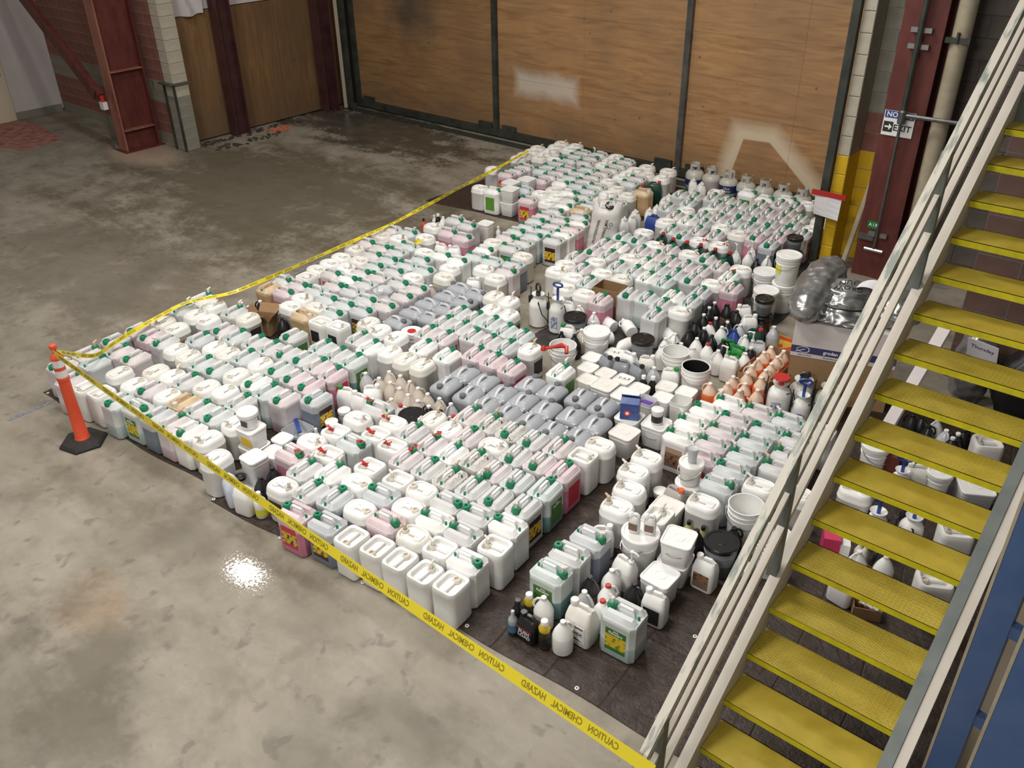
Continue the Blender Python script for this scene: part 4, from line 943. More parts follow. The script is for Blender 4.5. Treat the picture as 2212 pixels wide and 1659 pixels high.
def place_can(code, x, y):
    k, d = code[0], code[1]; fl = code[2:]
    up_, tp = 'u' in fl, 'x' in fl
    rz = DIRS[d] + TH + rnd.uniform(-.028, .028)
    zn = zone(x, y)
    vis = (0, -1) if d in 'WE' else (1, 0)                 # the label face seen from the room
    ex = exposed(x, y, *vis)
    side = {'W': -1, 'N': 1, 'E': 1, 'S': -1, 'x': -1}[d]
    if k in JUG:
        nm, mt, adj = JUG[k]
        if k == 't' and ex: mt = 'teal2'
        extra = ('with capped spout ' if up_ else 'with red-taped cap ' if tp else 'with green cap ')
        lab = None
        if ex and k != 'a': lab = LABC[k][rnd.randrange(len(LABC[k]))]
        fx = FIXL.get((x, y))
        if fx: lab = fx[0] or lab; mt = fx[1] or mt
        lb = adj + ' jug ' + extra + zn if not lab else adj + ' jug ' + extra + 'and label ' + zn
        r = thing(nm, lb, 'jug', (x, y, ZF), rz, lb)
        link('body', jug_body(mt), r); link('handle', jug_handle('white' if k == 'w' else {'c': 'hand', 'p': 'hand', 't': 'hand', 'r': 'hand', 'd': 'hand', 'a': 'amber'}[k]), r)
        if k == 'a': link('cap', jug_plaincap('neck'), r)
        else:
            cp = link('cap', jug_cap(), r)
            if up_: link('spout', spout('j', -.1, .396, rnd.choice(['spout', 'spout', 'spoutb']) if k in 'cp' else 'spout'), cp)
        link('vent_button', jug_vent(), r)
        if tp: link('red_tape', red_tape(-.1, .405, rnd.randrange(5)), r)
        if lab:
            L = link('label', label_plate(lab, side * .1155), r)
            if lab in ('L_gro', 'L_green') and y < 4.6: floratext(L, side * .1155)
        return r
    if k == 'o':
        mt = rnd.choice(['white', 'offwhite', 'white', 'cream'] if x < -4 else ['white', 'offwhite'])
        st_ = rnd.random(); kind_ = 'spigot' if (up_ or st_ < .35) else ('stained' if st_ < .5 else 'neck')
        lab = rnd.choice(LABC['o']) if (ex and y < 9) else None
        adj = {'white': 'white', 'offwhite': 'off-white', 'cream': 'cream'}[mt]
        lb = adj + ' rounded jerrycan ' + {'spigot': 'with spigot ', 'stained': 'with brown spigot ', 'neck': 'with open neck '}[kind_] + ('and label ' if lab else '') + zn
        r = thing('oval_jerrycan', lb, 'jerrycan', (x, y, ZF), rz, lb)
        link('body', can_oval(mt), r); link('handle', can_bar(mt), r); nk = link('neck', can_neck(-.085, .345), r)
        if kind_ != 'neck': link('spigot', spout('o', -.085, .362, 'spoutb' if kind_ == 'stained' else 'spout'), nk)
        if tp: link('red_tape', red_tape(-.085, .372, rnd.randrange(5)), r)
        if lab: link('label', label_plate(lab, side * .1105, .15, .07, .235), r)
        return r
    if k == 's':
        mt = rnd.choice(['white', 'offwhite']); kind_ = rnd.random() < .55
        lab = 'L_dark' if (ex and d in 'E' and y > 3.6) else None
        lb = 'square white jerrycan with sunken top ' if 0 else 'square white jerrycan ' + ('with red-taped cap ' if tp else 'with spigot ' if kind_ else 'with round neck ') + ('and black label ' if lab else '') + zn
        r = thing('square_jerrycan', lb, 'jerrycan', (x, y, ZF), rz, lb)
        link('body', can_square(mt), r); link('handle', sq_bar(mt), r); nk = link('neck', can_neck(-.068, .318), r)
        if kind_ and not tp: link('spigot', spout('s', -.068, .335), nk)
        if tp: link('red_tape', red_tape(-.068, .35, rnd.randrange(5)), r)
        if lab: link('label', label_plate(lab, side * .1105, .13, .12, .26), r)
        return r
    if k == 'k':
        zn2 = 'in the double row by the plastic bag' if y > 6.4 and x < -6 else 'in the central rows of grey jugs'
        lb = 'smoky grey jug ' + zn2
        r = thing('grey_jug', lb, 'jug', (x, y, ZF), rz, lb)
        link('body', grey_body(), r); link('handle', grey_handle(), r); link('cap', grey_cap(), r); link('shoulder_glint', grey_glint(), r)
        return r
# ---- bottles, F-jugs, buckets, pails
def gal_body(mt): return me(('gal', mt), lambda: MB().lathe([(.070, 0), (.076, .006), (.077, .145), (.075, .155), (.062, .19), (.043, .225), (.026, .252), (.019, .262), (.019, .275)], 18).mesh('body', M[mt], True))
def gal_handle(mt): return me(('galh', mt), lambda: MB().tube([(.018, 0, .262), (.045, 0, .262), (.068, 0, .235), (.078, 0, .195), (.066, 0, .168)], .0095, 6).mesh('handle', M[mt], True))
def gal_cap(mt): return me(('galc', mt), lambda: MB().lathe([(.022, .262), (.022, .282), (.019, .285)], 12).mesh('cap', M[mt], True))
def gal_band(mt): return me(('galb', mt), lambda: MB().lathe([(.0778, .03), (.0778, .13)], 18, (0, 0), 0, False, False).mesh('label', M[mt], True))
def pump(z0, mt='wcap'):
    def f():
        g = MB(); g.lathe([(.022, z0 - .02), (.022, z0), (.010, z0 + .004), (.008, z0 + .085), (.016, z0 + .087), (.014, z0 + .10)], 10); g.tube([(0, 0, z0 + .095), (-.05, 0, z0 + .10), (-.065, 0, z0 + .088)], .008, 6); return g.mesh('pump', M[mt], True)
    return me(('pump', z0, mt), f)
GAL = {'Gw': ('white', 'wcap', 'white gallon bottle with white cap'), 'Gb': ('black', 'wcap', 'black gallon bottle with white cap'), 'Gk': ('black', 'black', 'black gallon bottle with black cap'), 'Gy': ('black', 'wcap', 'black gallon bottle with yellow label'),
       'Gt': ('tan', 'wcap', 'tan-stained clear gallon bottle'), 'Go': ('orangeliq', 'wcap', 'clear gallon bottle of orange liquid'), 'Gc': ('gclear', 'wcap', 'clear empty gallon bottle'), 'Gr': ('white', 'redcap', 'white gallon bottle with red cap'), 'Gg': ('greycont', 'wcap', 'grey gallon bottle with white cap'),
       'Gp': ('white', 'wcap', 'gallon bottle fitted with a pump'), 'Gu': ('bluep', 'bluep', 'blue plastic gallon bottle'), 'Gl': ('white', 'wcap', 'white gallon bottle lying in a loose pile')}
def near(x, y):
    if x > -3.25 and y < 5.0: return 'at the right-hand tarp front'
    if y < 5.0 and x < -5.4: return 'among the pails near the front'
    if y < 6.2: return 'beside the tan bottles'
    if y < 7.75 and x > -5.6: return 'in the bottles around the white buckets'
    if x < -7: return 'near the left edge of the jugs'
    if y < 9.3: return 'in the crowd of black bottles'
    return 'before the gas tanks'
def place_misc(code, x, y):
    rz = rnd.uniform(-.4, .4)
    if code in GAL:
        mt, cm, nm = GAL[code]; lb = nm + ' ' + (near(x, y) if code not in ('Go', 'Gu', 'Gl', 'Gy') else {'Go': 'by the open carton', 'Gu': 'among the black bottles', 'Gl': 'behind the white buckets', 'Gy': 'by the green caddies'}[code])
        r = thing('gallon_bottle', lb, 'bottle', (x, y, ZF), rnd.uniform(0, 6.28), lb)
        if code == 'Gp' and rnd.random() < .4: mt = 'black'
        link('body', gal_body(mt), r); link('handle', gal_handle(mt), r)
        if code == 'Gp': link('pump', pump(.28), r)
        else: link('cap', gal_cap(cm), r)
        if code == 'Gy': link('label', gal_band('yellowl'), r)
        if code == 'Gk' and rnd.random() < .2: link('label', gal_band('L_brown'), r)
        if code == 'Gl': r.rotation_euler = (PI / 2 - 0.12, rnd.uniform(-.2, .2), rnd.uniform(-2.2, 1.0)); r.location.z = ZF + .082
        return r
    if code[0] == 'F': return place_f(code, x, y)
    if code[0] == 'B': return place_bucket(code, x, y)
    if code[0] == 'Q': return place_pail(code, x, y)
    if code[0] in 'bJ': return place_small(code, x, y)
    if code == 'DG':
        lb = 'dark green jug with a red cap in the diagonal line before the gas tanks'
        r = thing('dark_green_jug', lb, 'jug', (x, y, ZF), -PI / 2 + rnd.uniform(-.1, .1), lb)
        link('body', f_body('dgreen', .19, .15, .37), r); link('handle', f_handle('dgreen', .37, .19), r); link('cap', f_cap('redcap', .37, .19), r); return r
def f_body(mt, L=.19, W=.14, H=.29):
    def f():
        g = MB(); R = lambda a, b, r, z, cx=0: rrect(a, b, r, z, 4, cx)
        g.loft([R(L * .93, W * .92, .03, 0), R(L, W, .036, .012), R(L, W, .036, H * .62), R(L * .97, W * .95, .036, H * .68), R(L * .88, W * .66, .03, H * .84), R(L * .80, W * .42, .022, H * .90)], 0)
        g.lathe([(.026, H * .84), (.023, H * .93), (.021, H * .97)], 12, (-L * .30, 0)); return g.mesh('body', M[mt], True)
    return me(('f', mt, L, W, H), f)
def f_handle(mt, H=.29, L=.19):
    def f():
        g = MB(); p = [(-L * .16, H * .86), (-L * .10, H * .97), (L * .22, H * .985), (L * .40, H * .90), (L * .46, H * .66)]
        g.loft([[(x, -.014, z - .006), (x, .014, z - .006), (x, .011, z + .010), (x, -.011, z + .010)] for x, z in p], 0); return g.mesh('handle', M[mt], True)
    return me(('fh', mt, H, L), f)
def f_cap(mt, H=.29, L=.19, r=.027): return me(('fc', mt, H, L, r), lambda: MB().lathe([(r, H * .93), (r, H * 1.02), (r * .88, H * 1.035)], 14, (-L * .30, 0)).mesh('cap', M[mt], True))
FJ = {'Fw': ('white', 'wcap', 'white handled jug with white cap'), 'Fg': ('offwhite', 'greenp', 'white handled jug with bright green cap'), 'Fc': ('gdark', 'black', 'smoky clear handled jug with black cap'), 'Fe': ('greenp', 'greenp', 'bright green plastic caddy'),
      'Fk': ('white', 'wcap', 'white handled jug with black picture label'), 'Fb': ('palebl', 'wcap', 'pale blue handled jug at the tarp edge'), 'Fp': ('offwhite', 'wcap', 'white handled jug with a tall pump'), 'Fn': ('cream', 'wcap', 'cream handled jug with a white cap'),
      'Fq': ('gclear', 'wcap', 'clear handled jug with a white pump'), 'Fu': ('cream', 'cream', 'cream handled jug lettered on its front'), 'FB': ('black', 'black', 'squat black jug with white lettering'), 'Fl': ('white', 'wcap', 'white handled jug with mountain-scene label'), 'Fd': ('dgreen', 'redcap', 'dark green jug with a red spout'),
      'Fo': ('brownliq', 'orangecap', 'clear jug of brown liquid with orange cap'),
      'FG': ('dgreen', 'redcap', 'tall dark green jerrycan by the cream jerrycan')}
def place_f(code, x, y):
    mt, cm, nm = FJ[code]; big = code in ('Fu', 'FG'); L, W, H = (.22, .165, .34) if big else ((.17, .12, .22) if code in ('FB', 'Fe') else (.19, .14, .29))
    if code == 'Fu' and y > 8: mt, cm, nm = 'bluep', 'wcap', 'blue plastic jug'
    if code == 'Fw' and y > 10: rz = 2.3 + rnd.uniform(-.2, .2)
    else: rz = rnd.choice([0.15, 2.9, -2.6, 0.5]) + rnd.uniform(-.2, .2)
    if code in ('Fu', 'Fk', 'Fl', 'FB'): rz = rnd.uniform(-.05, .15)
    lb = nm + ('' if code == 'Fb' else ' ' + near(x, y)); r = thing('handled_jug', lb, 'jug', (x, y, ZF), rz, lb)
    link('body', f_body(mt, L, W, H), r); link('handle', f_handle(mt, H, L), r)
    if code in ('Fp', 'Fq'): p = link('pump', pump(H * 1.0), r); p.location.x = -L * .3
    else: link('cap', f_cap(cm, H, L, .032 if code == 'Fu' else .027), r)
    if code in ('Fk', 'Fl'): link('label', label_plate('L_dark' if code == 'Fk' else 'L_brown', -W / 2 - .001, .13, .03, .17), r)
    if code == 'FB':
        lp = link('label', label_plate('L_dark', -W / 2 - .001, .14, .03, .13), r)
        text('BUSH', .042, (0, -W / 2 - .004, .096), VERT, 'whitetext', lp, bold=.0012); text('LOAD', .042, (0, -W / 2 - .004, .058), VERT, 'whitetext', lp, bold=.0012)
        MB().box((0, -W / 2 - .003, .122), (.14, .003, .004)).build('red_stripe', M['redcap'], lp)
    if code == 'Fu' and y < 8:
        lp = link('label', label_plate('labelw', -W / 2 - .001, .16, .05, .20), r)
        text('ULVEX', .040, (0, -W / 2 - .004, .125), VERT, 'ink', lp, bold=.0008); MB().box((0, -W / 2 - .003, .182), (.13, .002, .012)).build('maroon_line', M['redsteel'], lp)
        g = MB(); g.add([(-.07, -W / 2 - .004, .06), (.07, -W / 2 - .004, .06), (-.07, -W / 2 - .004, .10)], [(0, 1, 2)]); g.build('wedge_mark', M['dgreen'], lp)
    return r
def bk_shell(mt, r0, r1, H, op):
    def f():
        g = MB(); p = [(r0 * .97, 0), (r0, .006)]
        for q, dr in ((.70, 0), (.705, .006), (.735, .006), (.74, 0), (.82, 0), (.825, .007), (.86, .007), (.865, 0), (.985, .0), (.985, .006), (1.0, .006)): p.append((r0 + (r1 - r0) * q + dr, H * q))
        if op: p += [(r1 - .004, H), (r1 - .006, H * .97), (r0 - .004, .008)]
        g.lathe(p, 24, (0, 0), 0, True, op); return g.mesh('shell', M[mt], True)
    return me(('bk', mt, r0, r1, H, op), f)
def bk_lid(mt, r1, H):
    def f():
        g = MB(); g.lathe([(r1 + .010, H - .030), (r1 + .012, H + .002), (r1 + .006, H + .010), (r1 - .012, H + .010), (r1 - .016, H + .003), (r1 * .35, H + .003), (r1 * .33, H + .006), (.01, H + .006)], 24, (0, 0), 0, False, True); return g.mesh('lid', M[mt], True)
    return me(('bkl', mt, r1, H), f)
def bail(r, z, drop, mt='wire', key=0):
    def f():
        n = 14; return MB().tube([(r * math.cos(PI * k / n) * 1.02, -math.sin(PI * k / n) * r * .98, z - drop * math.sin(PI * k / n)) for k in range(n + 1)], .004 if mt == 'wire' else .007, 5).mesh('bail_handle', M[mt])
    return me(('bail', r, z, drop, mt), f)
def bucket(label, x, y, z=ZF, mt='white', lid='white', r0=.125, r1=.143, H=.36, op=False, wire=True, rz=None, name='bucket', drop=.10):
    r = thing(name, label, 'bucket', (x, y, z), rnd.uniform(-1, 1) if rz is None else rz, None)
    link('shell', bk_shell(mt, r0, r1, H, op), r)
    if lid and not op: link('lid', bk_lid(lid, r1, H), r)
    if wire: link('bail_handle', bail(r1 + .012, H * .84, drop), r)
    return r
def place_bucket(code, x, y):
    nz = near(x, y)
    if code == 'Bl': r = bucket('white bucket with a closed white lid ' + nz, x, y)
    elif code == 'Bo': r = bucket('open white bucket without a lid ' + nz, x, y, op=True)
    elif code == 'Bk': r = bucket('bucket with a wide black lid ' + nz, x, y, mt='gdark', lid='black', H=.29, r0=.115, r1=.128, wire=False)
    elif code == 'BK': r = bucket('dark grey bucket with black lid ' + nz, x, y, mt='gdark', lid='black', H=.32, r0=.11, r1=.122, wire=False)
    elif code == 'Bi':
        r = bucket('open white bucket lined with black sheeting ' + nz, x, y, op=True); link('black_liner', me('liner', lambda: MB().lathe([(.136, .352), (.128, .30), (.118, .10), (.01, .10)], 24, (0, 0), 0, False, True).mesh('black_liner', M['black'], True)), r)
    elif code == 'Bc':
        r = bucket('white lidded bucket carrying two small jugs ' + nz, x, y)
        for dx_, dy_, rr in ((-.045, -.03, .2), (.06, .03, .3)):
            j = thing('small_jug', 'small white jug with picture label standing on the lidded bucket', 'jug', (x + dx_, y + dy_, ZF + .372), rr, 'small jugs on the lidded bucket')
            link('body', f_body('white', .095, .06, .17), j); link('handle', f_handle('white', .17, .095), j); link('cap', f_cap('wcap', .17, .095, .014), j); link('label', label_plate('L_brown', -.0315, .07, .025, .09), j)
    elif code == 'Bs':
        lo = bucket('lower white bucket of the stack with a yellow label ' + nz, x, y); link('label', me('byl', lambda: MB().box((-.02, -.139, .20), (.07, .004, .11)).mesh('label', M['yellowl'])), lo); lo.rotation_euler.z = -.3
        r = bucket('white bucket stacked on another, yellow label and white lid ' + nz, x, y, z=ZF + .372, rz=-.3); link('label', MESH['byl'], r)
    elif code == 'Br':
        r = bucket('small white pail with a red and white lid ' + nz, x, y, H=.28, r0=.10, r1=.115, drop=-.06); link('red_disc', me('rdisc', lambda: MB().lathe([(.05, .289), (.05, .292)], 18).mesh('red_disc', M['redcap'])), r)
    elif code == 'Bp':
        dk = y > 8
        r = bucket(('lower black bucket of a stacked pair ' if dk else 'lower white pail of a stacked pair ') + nz, x, y, H=.22, r0=.10, r1=.115, mt='black' if dk else 'white', lid='black' if dk else 'white', wire=False)
        bucket(('upper black-lidded pail of a stacked pair ' if dk else 'upper white pail of a stacked pair ') + nz, x, y, z=ZF + .235, H=.20, r0=.085, r1=.10, mt='gdark' if dk else 'white', lid='black' if dk else 'white', wire=not dk)
        if not dk:
            c_ = MB().lathe([(.036, 0), (.045, .14), (.047, .14), (.040, .135)], 14).build('plastic_cup', M['greycont'], None, True); c_.location = (x, y, ZF + .447); tag(c_, 'grey translucent plastic cup standing on the stacked pails', 'cup')
    return r
def sq_shell(mt, a, H, op):
    def f():
        g = MB(); rr = [rrect(a * .84, a * .84, .03, 0, 3), rrect(a * .88, a * .88, .032, .006, 3), rrect(a * .97, a * .97, .035, H * .8, 3), rrect(a, a, .037, H * .81, 3), rrect(a, a, .037, H * .87, 3), rrect(a * .975, a * .975, .035, H * .88, 3), rrect(a * .985, a * .985, .035, H, 3)]
        if op: rr += [rrect(a * .95, a * .95, .033, H, 3), rrect(a * .83, a * .83, .03, .01, 3)]
        g.loft(rr, 0); return g.mesh('shell', M[mt], True)
    return me(('sq', mt, a, H, op), f)
def sq_lid(mt, a, H):
    def f():
        g = MB(); g.loft([rrect(a * 1.03, a * 1.03, .04, H - .014, 3), rrect(a * 1.05, a * 1.05, .042, H + .004, 3), rrect(a * 1.02, a * 1.02, .04, H + .009, 3), rrect(a * .93, a * .93, .036, H + .009, 3), rrect(a * .91, a * .91, .036, H + .003, 3)], 0, False, True)
        g.lathe([(a * .2, H + .003), (a * .2, H + .006), (a * .17, H + .006), (a * .17, H + .004)], 16, (0, 0), 0, False, True); return g.mesh('lid', M[mt], True)
    return me(('sql', mt, a, H), f)
def pail(label, x, y, z=ZF, a=.2, H=.19, mt='white', lid='white', op=False, rz=None, wire=False, name='square_pail'):
    r = thing(name, label, 'pail', (x, y, z), TH + rnd.uniform(-.09, .09) if rz is None else rz, None)
    link('shell', sq_shell(mt, a, H, op), r)
    if lid and not op: link('lid', sq_lid(lid, a, H), r)
    if wire: link('bail_handle', bail(a * .54, H * .8, H * .3), r)
    return r
SCR = {}
def scribble(parent, H, k):
    if k not in SCR:
        o = text(['C.A.P', '15-5', 'G.B.', 'K-20'][k], .055, (0, 0, 0), (0, 0, 0), 'ink', None); SCR[k] = o.data; bpy.data.objects.remove(o)
    o = link('marker_writing', SCR[k], parent); o.location = (0, .01, H + .005); o.rotation_euler = (0, 0, .2)
def grp(r, g): r['group'] = g; return r
def place_pail(code, x, y):
    nz = near(x, y)
    if code == 'Qs':
        mk = rnd.random() < .5; lb = ('small square pail with marker writing ' if mk else 'small square pail with plain lid ') + nz
        r = grp(pail(lb, x, y, a=.19, mt=rnd.choice(['white', 'offwhite']), lid=rnd.choice(['white', 'offwhite', 'cream']), wire=rnd.random() < .35), lb)
        if mk: scribble(r, .19, rnd.randrange(4))
    elif code == 'Qb': lb = 'large white square pail with a broad lid ' + nz; r = grp(pail(lb, x, y, a=.235, H=.235, lid=rnd.choice(['white', 'cream'])), lb)
    elif code == 'Qt': lb = 'tall white square tub with a snap lid ' + nz; r = grp(pail(lb, x, y, a=.20, H=.27), lb)
    elif code == 'Qo': r = pail('open white square tub by the small pails', x, y, a=.19, H=.26, op=True)
    elif code == 'Qp':
        r = pail('open white tub holding purple powder', x, y, a=.175, H=.25, op=True); link('purple_powder', me('pp', lambda: MB().loft([rrect(.15, .15, .03, .17, 3), rrect(.15, .15, .03, .19, 3), rrect(.06, .06, .02, .215, 3)], 0).mesh('purple_powder', M['purple'], True)), r)
    elif code == 'QB':
        r = pail('square pail under the blue box', x, y, a=.235, H=.23)
        bx = thing('blue_box', 'blue carton with a red round emblem standing on a pail', 'box', (x, y, ZF + .242), .45)
        MB().box((0, 0, .09), (.18, .14, .18)).build('carton', M['boxblue'], bx)
        MB().bar((-.09, .02, .20), (.09, .02, .20), .10, .006, up=(0, .8, .6)).build('flap', M['boxblue'], bx); MB().bar((-.09, -.045, .195), (.09, -.045, .195), .07, .006, up=(0, -.5, .7)).build('flap', M['boxblue'], bx)
        e = MB(); e.lathe([(.034, 0), (.034, .003)], 18); o = e.build('emblem', M['redcap'], bx); o.location = (-.02, -.0705, .07); o.rotation_euler = (PI / 2, 0, 0)
        e = MB(); e.lathe([(.017, 0), (.017, .0045)], 14); o2 = e.build('emblem_centre', M['whitetext'], o)
    elif code == 'Qj':
        r = pail('square pail carrying a black-labelled jar', x, y, a=.235, H=.23, wire=True); jar('white-lidded jar with a black label on a square pail', x, y, ZF + .242)
    elif code == 'Q2':
        lb = 'lower white square pail of a stacked pair ' + nz; a0 = rnd.uniform(-.1, .2); grp(pail(lb, x, y, a=.235, H=.205, rz=a0), lb)
        lb = 'upper white square pail of a stacked pair ' + nz; r = grp(pail(lb, x + .01, y, z=ZF + .215, a=.235, H=.205, rz=a0 + .05, wire=y < 8), lb)
    elif code == 'Q3':
        pail('bottom square pail of the three-high stack', x, y, a=.225, H=.19, rz=.1)
        q = pail('middle square pail with yellow label in the stack', x, y, z=ZF + .20, a=.215, H=.19, rz=.1); MB().box((.03, -.1065, .09), (.12, .004, .09)).build('label', M['yellowg'], q)
        r = bucket('round lidded pail on top of the square pails', x - .01, y, z=ZF + .40, H=.16, r0=.075, r1=.088, rz=.2, wire=False); MB().box((.02, -.086, .075), (.07, .004, .06)).build('label', M['L_purple'], r)
    elif code == 'Qc': r = pail('clear shallow tub with a blue rag', x, y, a=.25, H=.14, mt='greycont', op=True); MB().bar((-.14, .1, .15), (.10, -.06, .17), .04, .012).build('blue_rag', M['bluep'], r)
    elif code == 'Qu': r = pail('blue-sided tub with a white lid', x, y, a=.17, H=.18, mt='bluep')
    return r
M['boxblue'] = noisy('blue_carton', (0.022, 0.055, 0.24), (0.09, 0.16, 0.36), 9, 0.35, lo=0.45, hi=0.75)
def jar(label, x, y, z, r_=.055, H=.12, body='labelw', band='L_dark'):
    r = thing('jar', label, 'jar', (x, y, z), rnd.uniform(-.2, .2))
    link('body', me(('jar', body, r_, H), lambda: MB().lathe([(r_ * .95, 0), (r_, .004), (r_, H)], 18).mesh('body', M[body], True)), r)
    link('label', me(('jarl', band, r_, H), lambda: MB().lathe([(r_ + .0015, H * .15), (r_ + .0015, H * .75)], 18, (0, 0), 0, False, False).mesh('label', M[band], True)), r)
    link('lid', me(('jarlid', r_, H), lambda: MB().lathe([(r_ + .006, H), (r_ + .006, H + .028), (r_, H + .032)], 18).mesh('lid', M['wcap'], True)), r); return r
def bottle(label, x, y, z, prof, mt, capm, cr, name='bottle', band=None, trig=False):
    r = thing(name, label, 'bottle', (x, y, z), rnd.uniform(-.5, .5))
    zt_ = prof[-1][1]
    link('body', me(('bt', mt, tuple(prof)), lambda: MB().lathe(list(prof), 16).mesh('body', M[mt], True)), r)
    link('cap', me(('btc', capm, cr, zt_), lambda: MB().lathe([(cr, zt_ - .006), (cr, zt_ + .026), (cr * .9, zt_ + .03)], 12).mesh('cap', M[capm], True)), r)
    if band:
        rr = max(p[0] for p in prof) + .0012; link('label', me(('btl', band, rr), lambda: MB().lathe([(rr, .03), (rr, .10)], 16, (0, 0), 0, False, False).mesh('label', M[band], True)), r)
    return r
def place_small(code, x, y):
    nz = near(x, y); P = lambda R, h, nr: [(R * .92, 0), (R, .006), (R, h * .62), (R * .9, h * .70), (nr, h * .86), (nr, h * .92)]
    if code == 'Jr': return grp(jar('clear-sided jar with white lid ' + nz, x, y, ZF, .06, .12, 'greycont', 'greycont' if y < 4.6 and x < -5 else 'L_dark'), 'jars ' + nz)
    if code == 'Jk':
        t_ = MB().lathe([(.12, 0), (.135, .022), (.128, .022), (.115, .006)], 24).build('white_tray', M['offwhite']); t_.location = (x, y, ZF); tag(t_, 'round white tray under the black-topped jar', 'tray')
        j = jar('clear jar with a black lid beside black bottles', x, y, ZF + .024, .045, .10, 'greycont', 'greycont')
        for ch in j.children:
            if ch.name.startswith('lid'): j2 = ch.data.copy(); j2.materials[0] = M['black']; ch.data = j2
        return j
    if code == 'bw': lb = 'slim white bottle with white cap ' + nz; return grp(bottle(lb, x, y, ZF, P(.035, .21, .014), 'white', 'wcap', .016), lb)
    if code == 'by': return bottle('small white bottle with bright yellow label at the tarp edge', x, y, ZF, P(.055, .25, .02), 'white', 'wcap', .022, band='yellowl')
    if code == 'bg':
        if y > 7: return bottle('white bottle with a green collar by the black buckets', x, y, ZF, P(.035, .25, .014), 'white', 'greenp', .017)
        lb = 'gold bottle with a white cap ' + ('beside the squat black jug'); return grp(bottle(lb, x, y, ZF, [(.038, 0), (.044, .006), (.042, .08), (.045, .12), (.043, .165), (.045, .185), (.030, .215), (.024, .225)], 'goldb', 'wcap', .028, band='L_dark'), lb)
    if code == 'bk': lb = 'black bottle with a dark cap ' + nz if y < 5 else 'small black bottle with white cap ' + nz; return grp(bottle(lb, x, y, ZF, P(.045, .25, .018), 'black', 'black' if y < 5 else 'wcap', .024), lb)
    if code == 'be': return bottle('small clear bottle of green liquid with a blue band', x, y, ZF, P(.036, .21, .013), 'greenliq', 'greycont', .014, band='bluelab')
    if code == 'bb': lb = 'yellow bottle with a black cap and blue label'; return grp(bottle(lb, x, y, ZF, P(.04, .23, .016), 'yellowbot', 'black', .018, band='bluelab2'), 'yellow bottles before the jerrycan')
    if code == 'bo': return bottle('orange bottle with a black cap at the left edge', x, y, ZF, P(.04, .2, .016), 'orange', 'black', .018)
    if code == 'bn': return bottle('slim clear bottle with white cap by the black buckets', x, y, ZF, P(.035, .23, .014), 'greycont', 'wcap', .016)
M['greenliq'] = plastic('green_liquid_bottle', (0.42, 0.46, 0.48), (0.015, 0.07, 0.03), 0.095, 0.2)
M['bluelab'] = mat('blue_band', (0.10, 0.22, 0.45), 0.5); M['bluelab2'] = mat('deep_blue_label', (0.03, 0.08, 0.18), 0.5); M['yellowbot'] = mat('pale_yellow_plastic', (0.66, 0.58, 0.26), 0.4)
PLACED = []
for code, x, y in items:
    if code in ('SB', 'SP', 'XB', 'XC', 'BAG', 'SR', 'SS', 'SU', 'SV', 'TK', 'SX', 'DP', 'AI'): continue
    r = place_misc(code, x, y) if (code in GAL or code in FJ or code[0] in 'BQbJ' or code == 'DG') else place_can(code, x, y)
    PLACED.append((r, code, x, y))

# tell look-alikes apart by the rarest thing that stands right next to them
KIND = {'c': 'colourless jug', 'p': 'pink jug', 't': 'teal jug', 'r': 'red jug', 'd': 'dark jug', 'a': 'amber jug', 'w': 'white jug', 'o': 'rounded jerrycan', 's': 'square jerrycan', 'k': 'grey jug', 'G': 'gallon bottle', 'F': 'handled jug', 'B': 'bucket', 'Q': 'square pail', 'b': 'small bottle', 'J': 'jar', 'D': 'green jug'}
cnt = {}
for r, code, x, y in PLACED: cnt[code[0]] = cnt.get(code[0], 0) + 1
def neighbours(x, y, own):
    ks = {}
    for r2, c2, x2, y2 in PLACED:
        d_ = math.hypot(x2 - x, y2 - y)
        if 0.01 < d_ < 0.36 and c2[0] != own: ks[c2[0]] = min(d_, ks.get(c2[0], 9))
    return sorted(ks, key=lambda k: cnt[k])
for rnd_i in range(2):
    by = {}
    for r, code, x, y in PLACED: by.setdefault(r['label'], []).append((r, code, x, y))
    for lb, L in by.items():
        if len(L) < 2 or len(lb.split()) > 12: continue
        for r, code, x, y in L:
            nb = neighbours(x, y, code[0])
            nb = [k for k in nb if KIND[k].split()[-1] not in lb.split()[-3:]]
            if nb: r['label'] = lb + ', next to ' + KIND[nb[min(rnd_i, len(nb) - 1)]] if 'next to' not in lb else lb + ' and ' + KIND[nb[min(rnd_i, len(nb) - 1)]]
for r, code, x, y in PLACED: r['group'] = r['label'] if 'group' in r else r['label']

# ================================================================ single things
# ---- orange delineator post
dp0 = at(178, 944, .06); dp0.z = 0
d = thing('delineator_post', 'orange delineator post with white bands on a black rubber base', 'delineator', dp0)
g = MB()
hexa = lambda r, z, k=1.0: [(r * math.cos(PI / 3 * j + .25), r * math.sin(PI / 3 * j + .25) * k, z) for j in range(6)]
g.loft([hexa(.225, 0), hexa(.225, .022), hexa(.20, .045), hexa(.09, .06)], 0); g.build('base', M['baserub'], d)
M_b = MB(); M_b.lathe([(.075, .055), (.068, .075), (.064, .08), (.056, .40), (.053, .72), (.058, .725), (.058, .755), (.052, .757), (.052, .955), (.054, .957), (.050, .985), (.030, 1.005), (.017, 1.01), (.017, 1.045), (.030, 1.055), (.036, 1.075), (.030, 1.095), (.012, 1.105)], 24)
M_b.build('tube', M['orange'], d, True)
for z in (.762, .872): MB().lathe([(.0535, z), (.0535, z + .075)], 24, (0, 0), 0, False, False).build('reflective_band', M['reflect'], d, True)
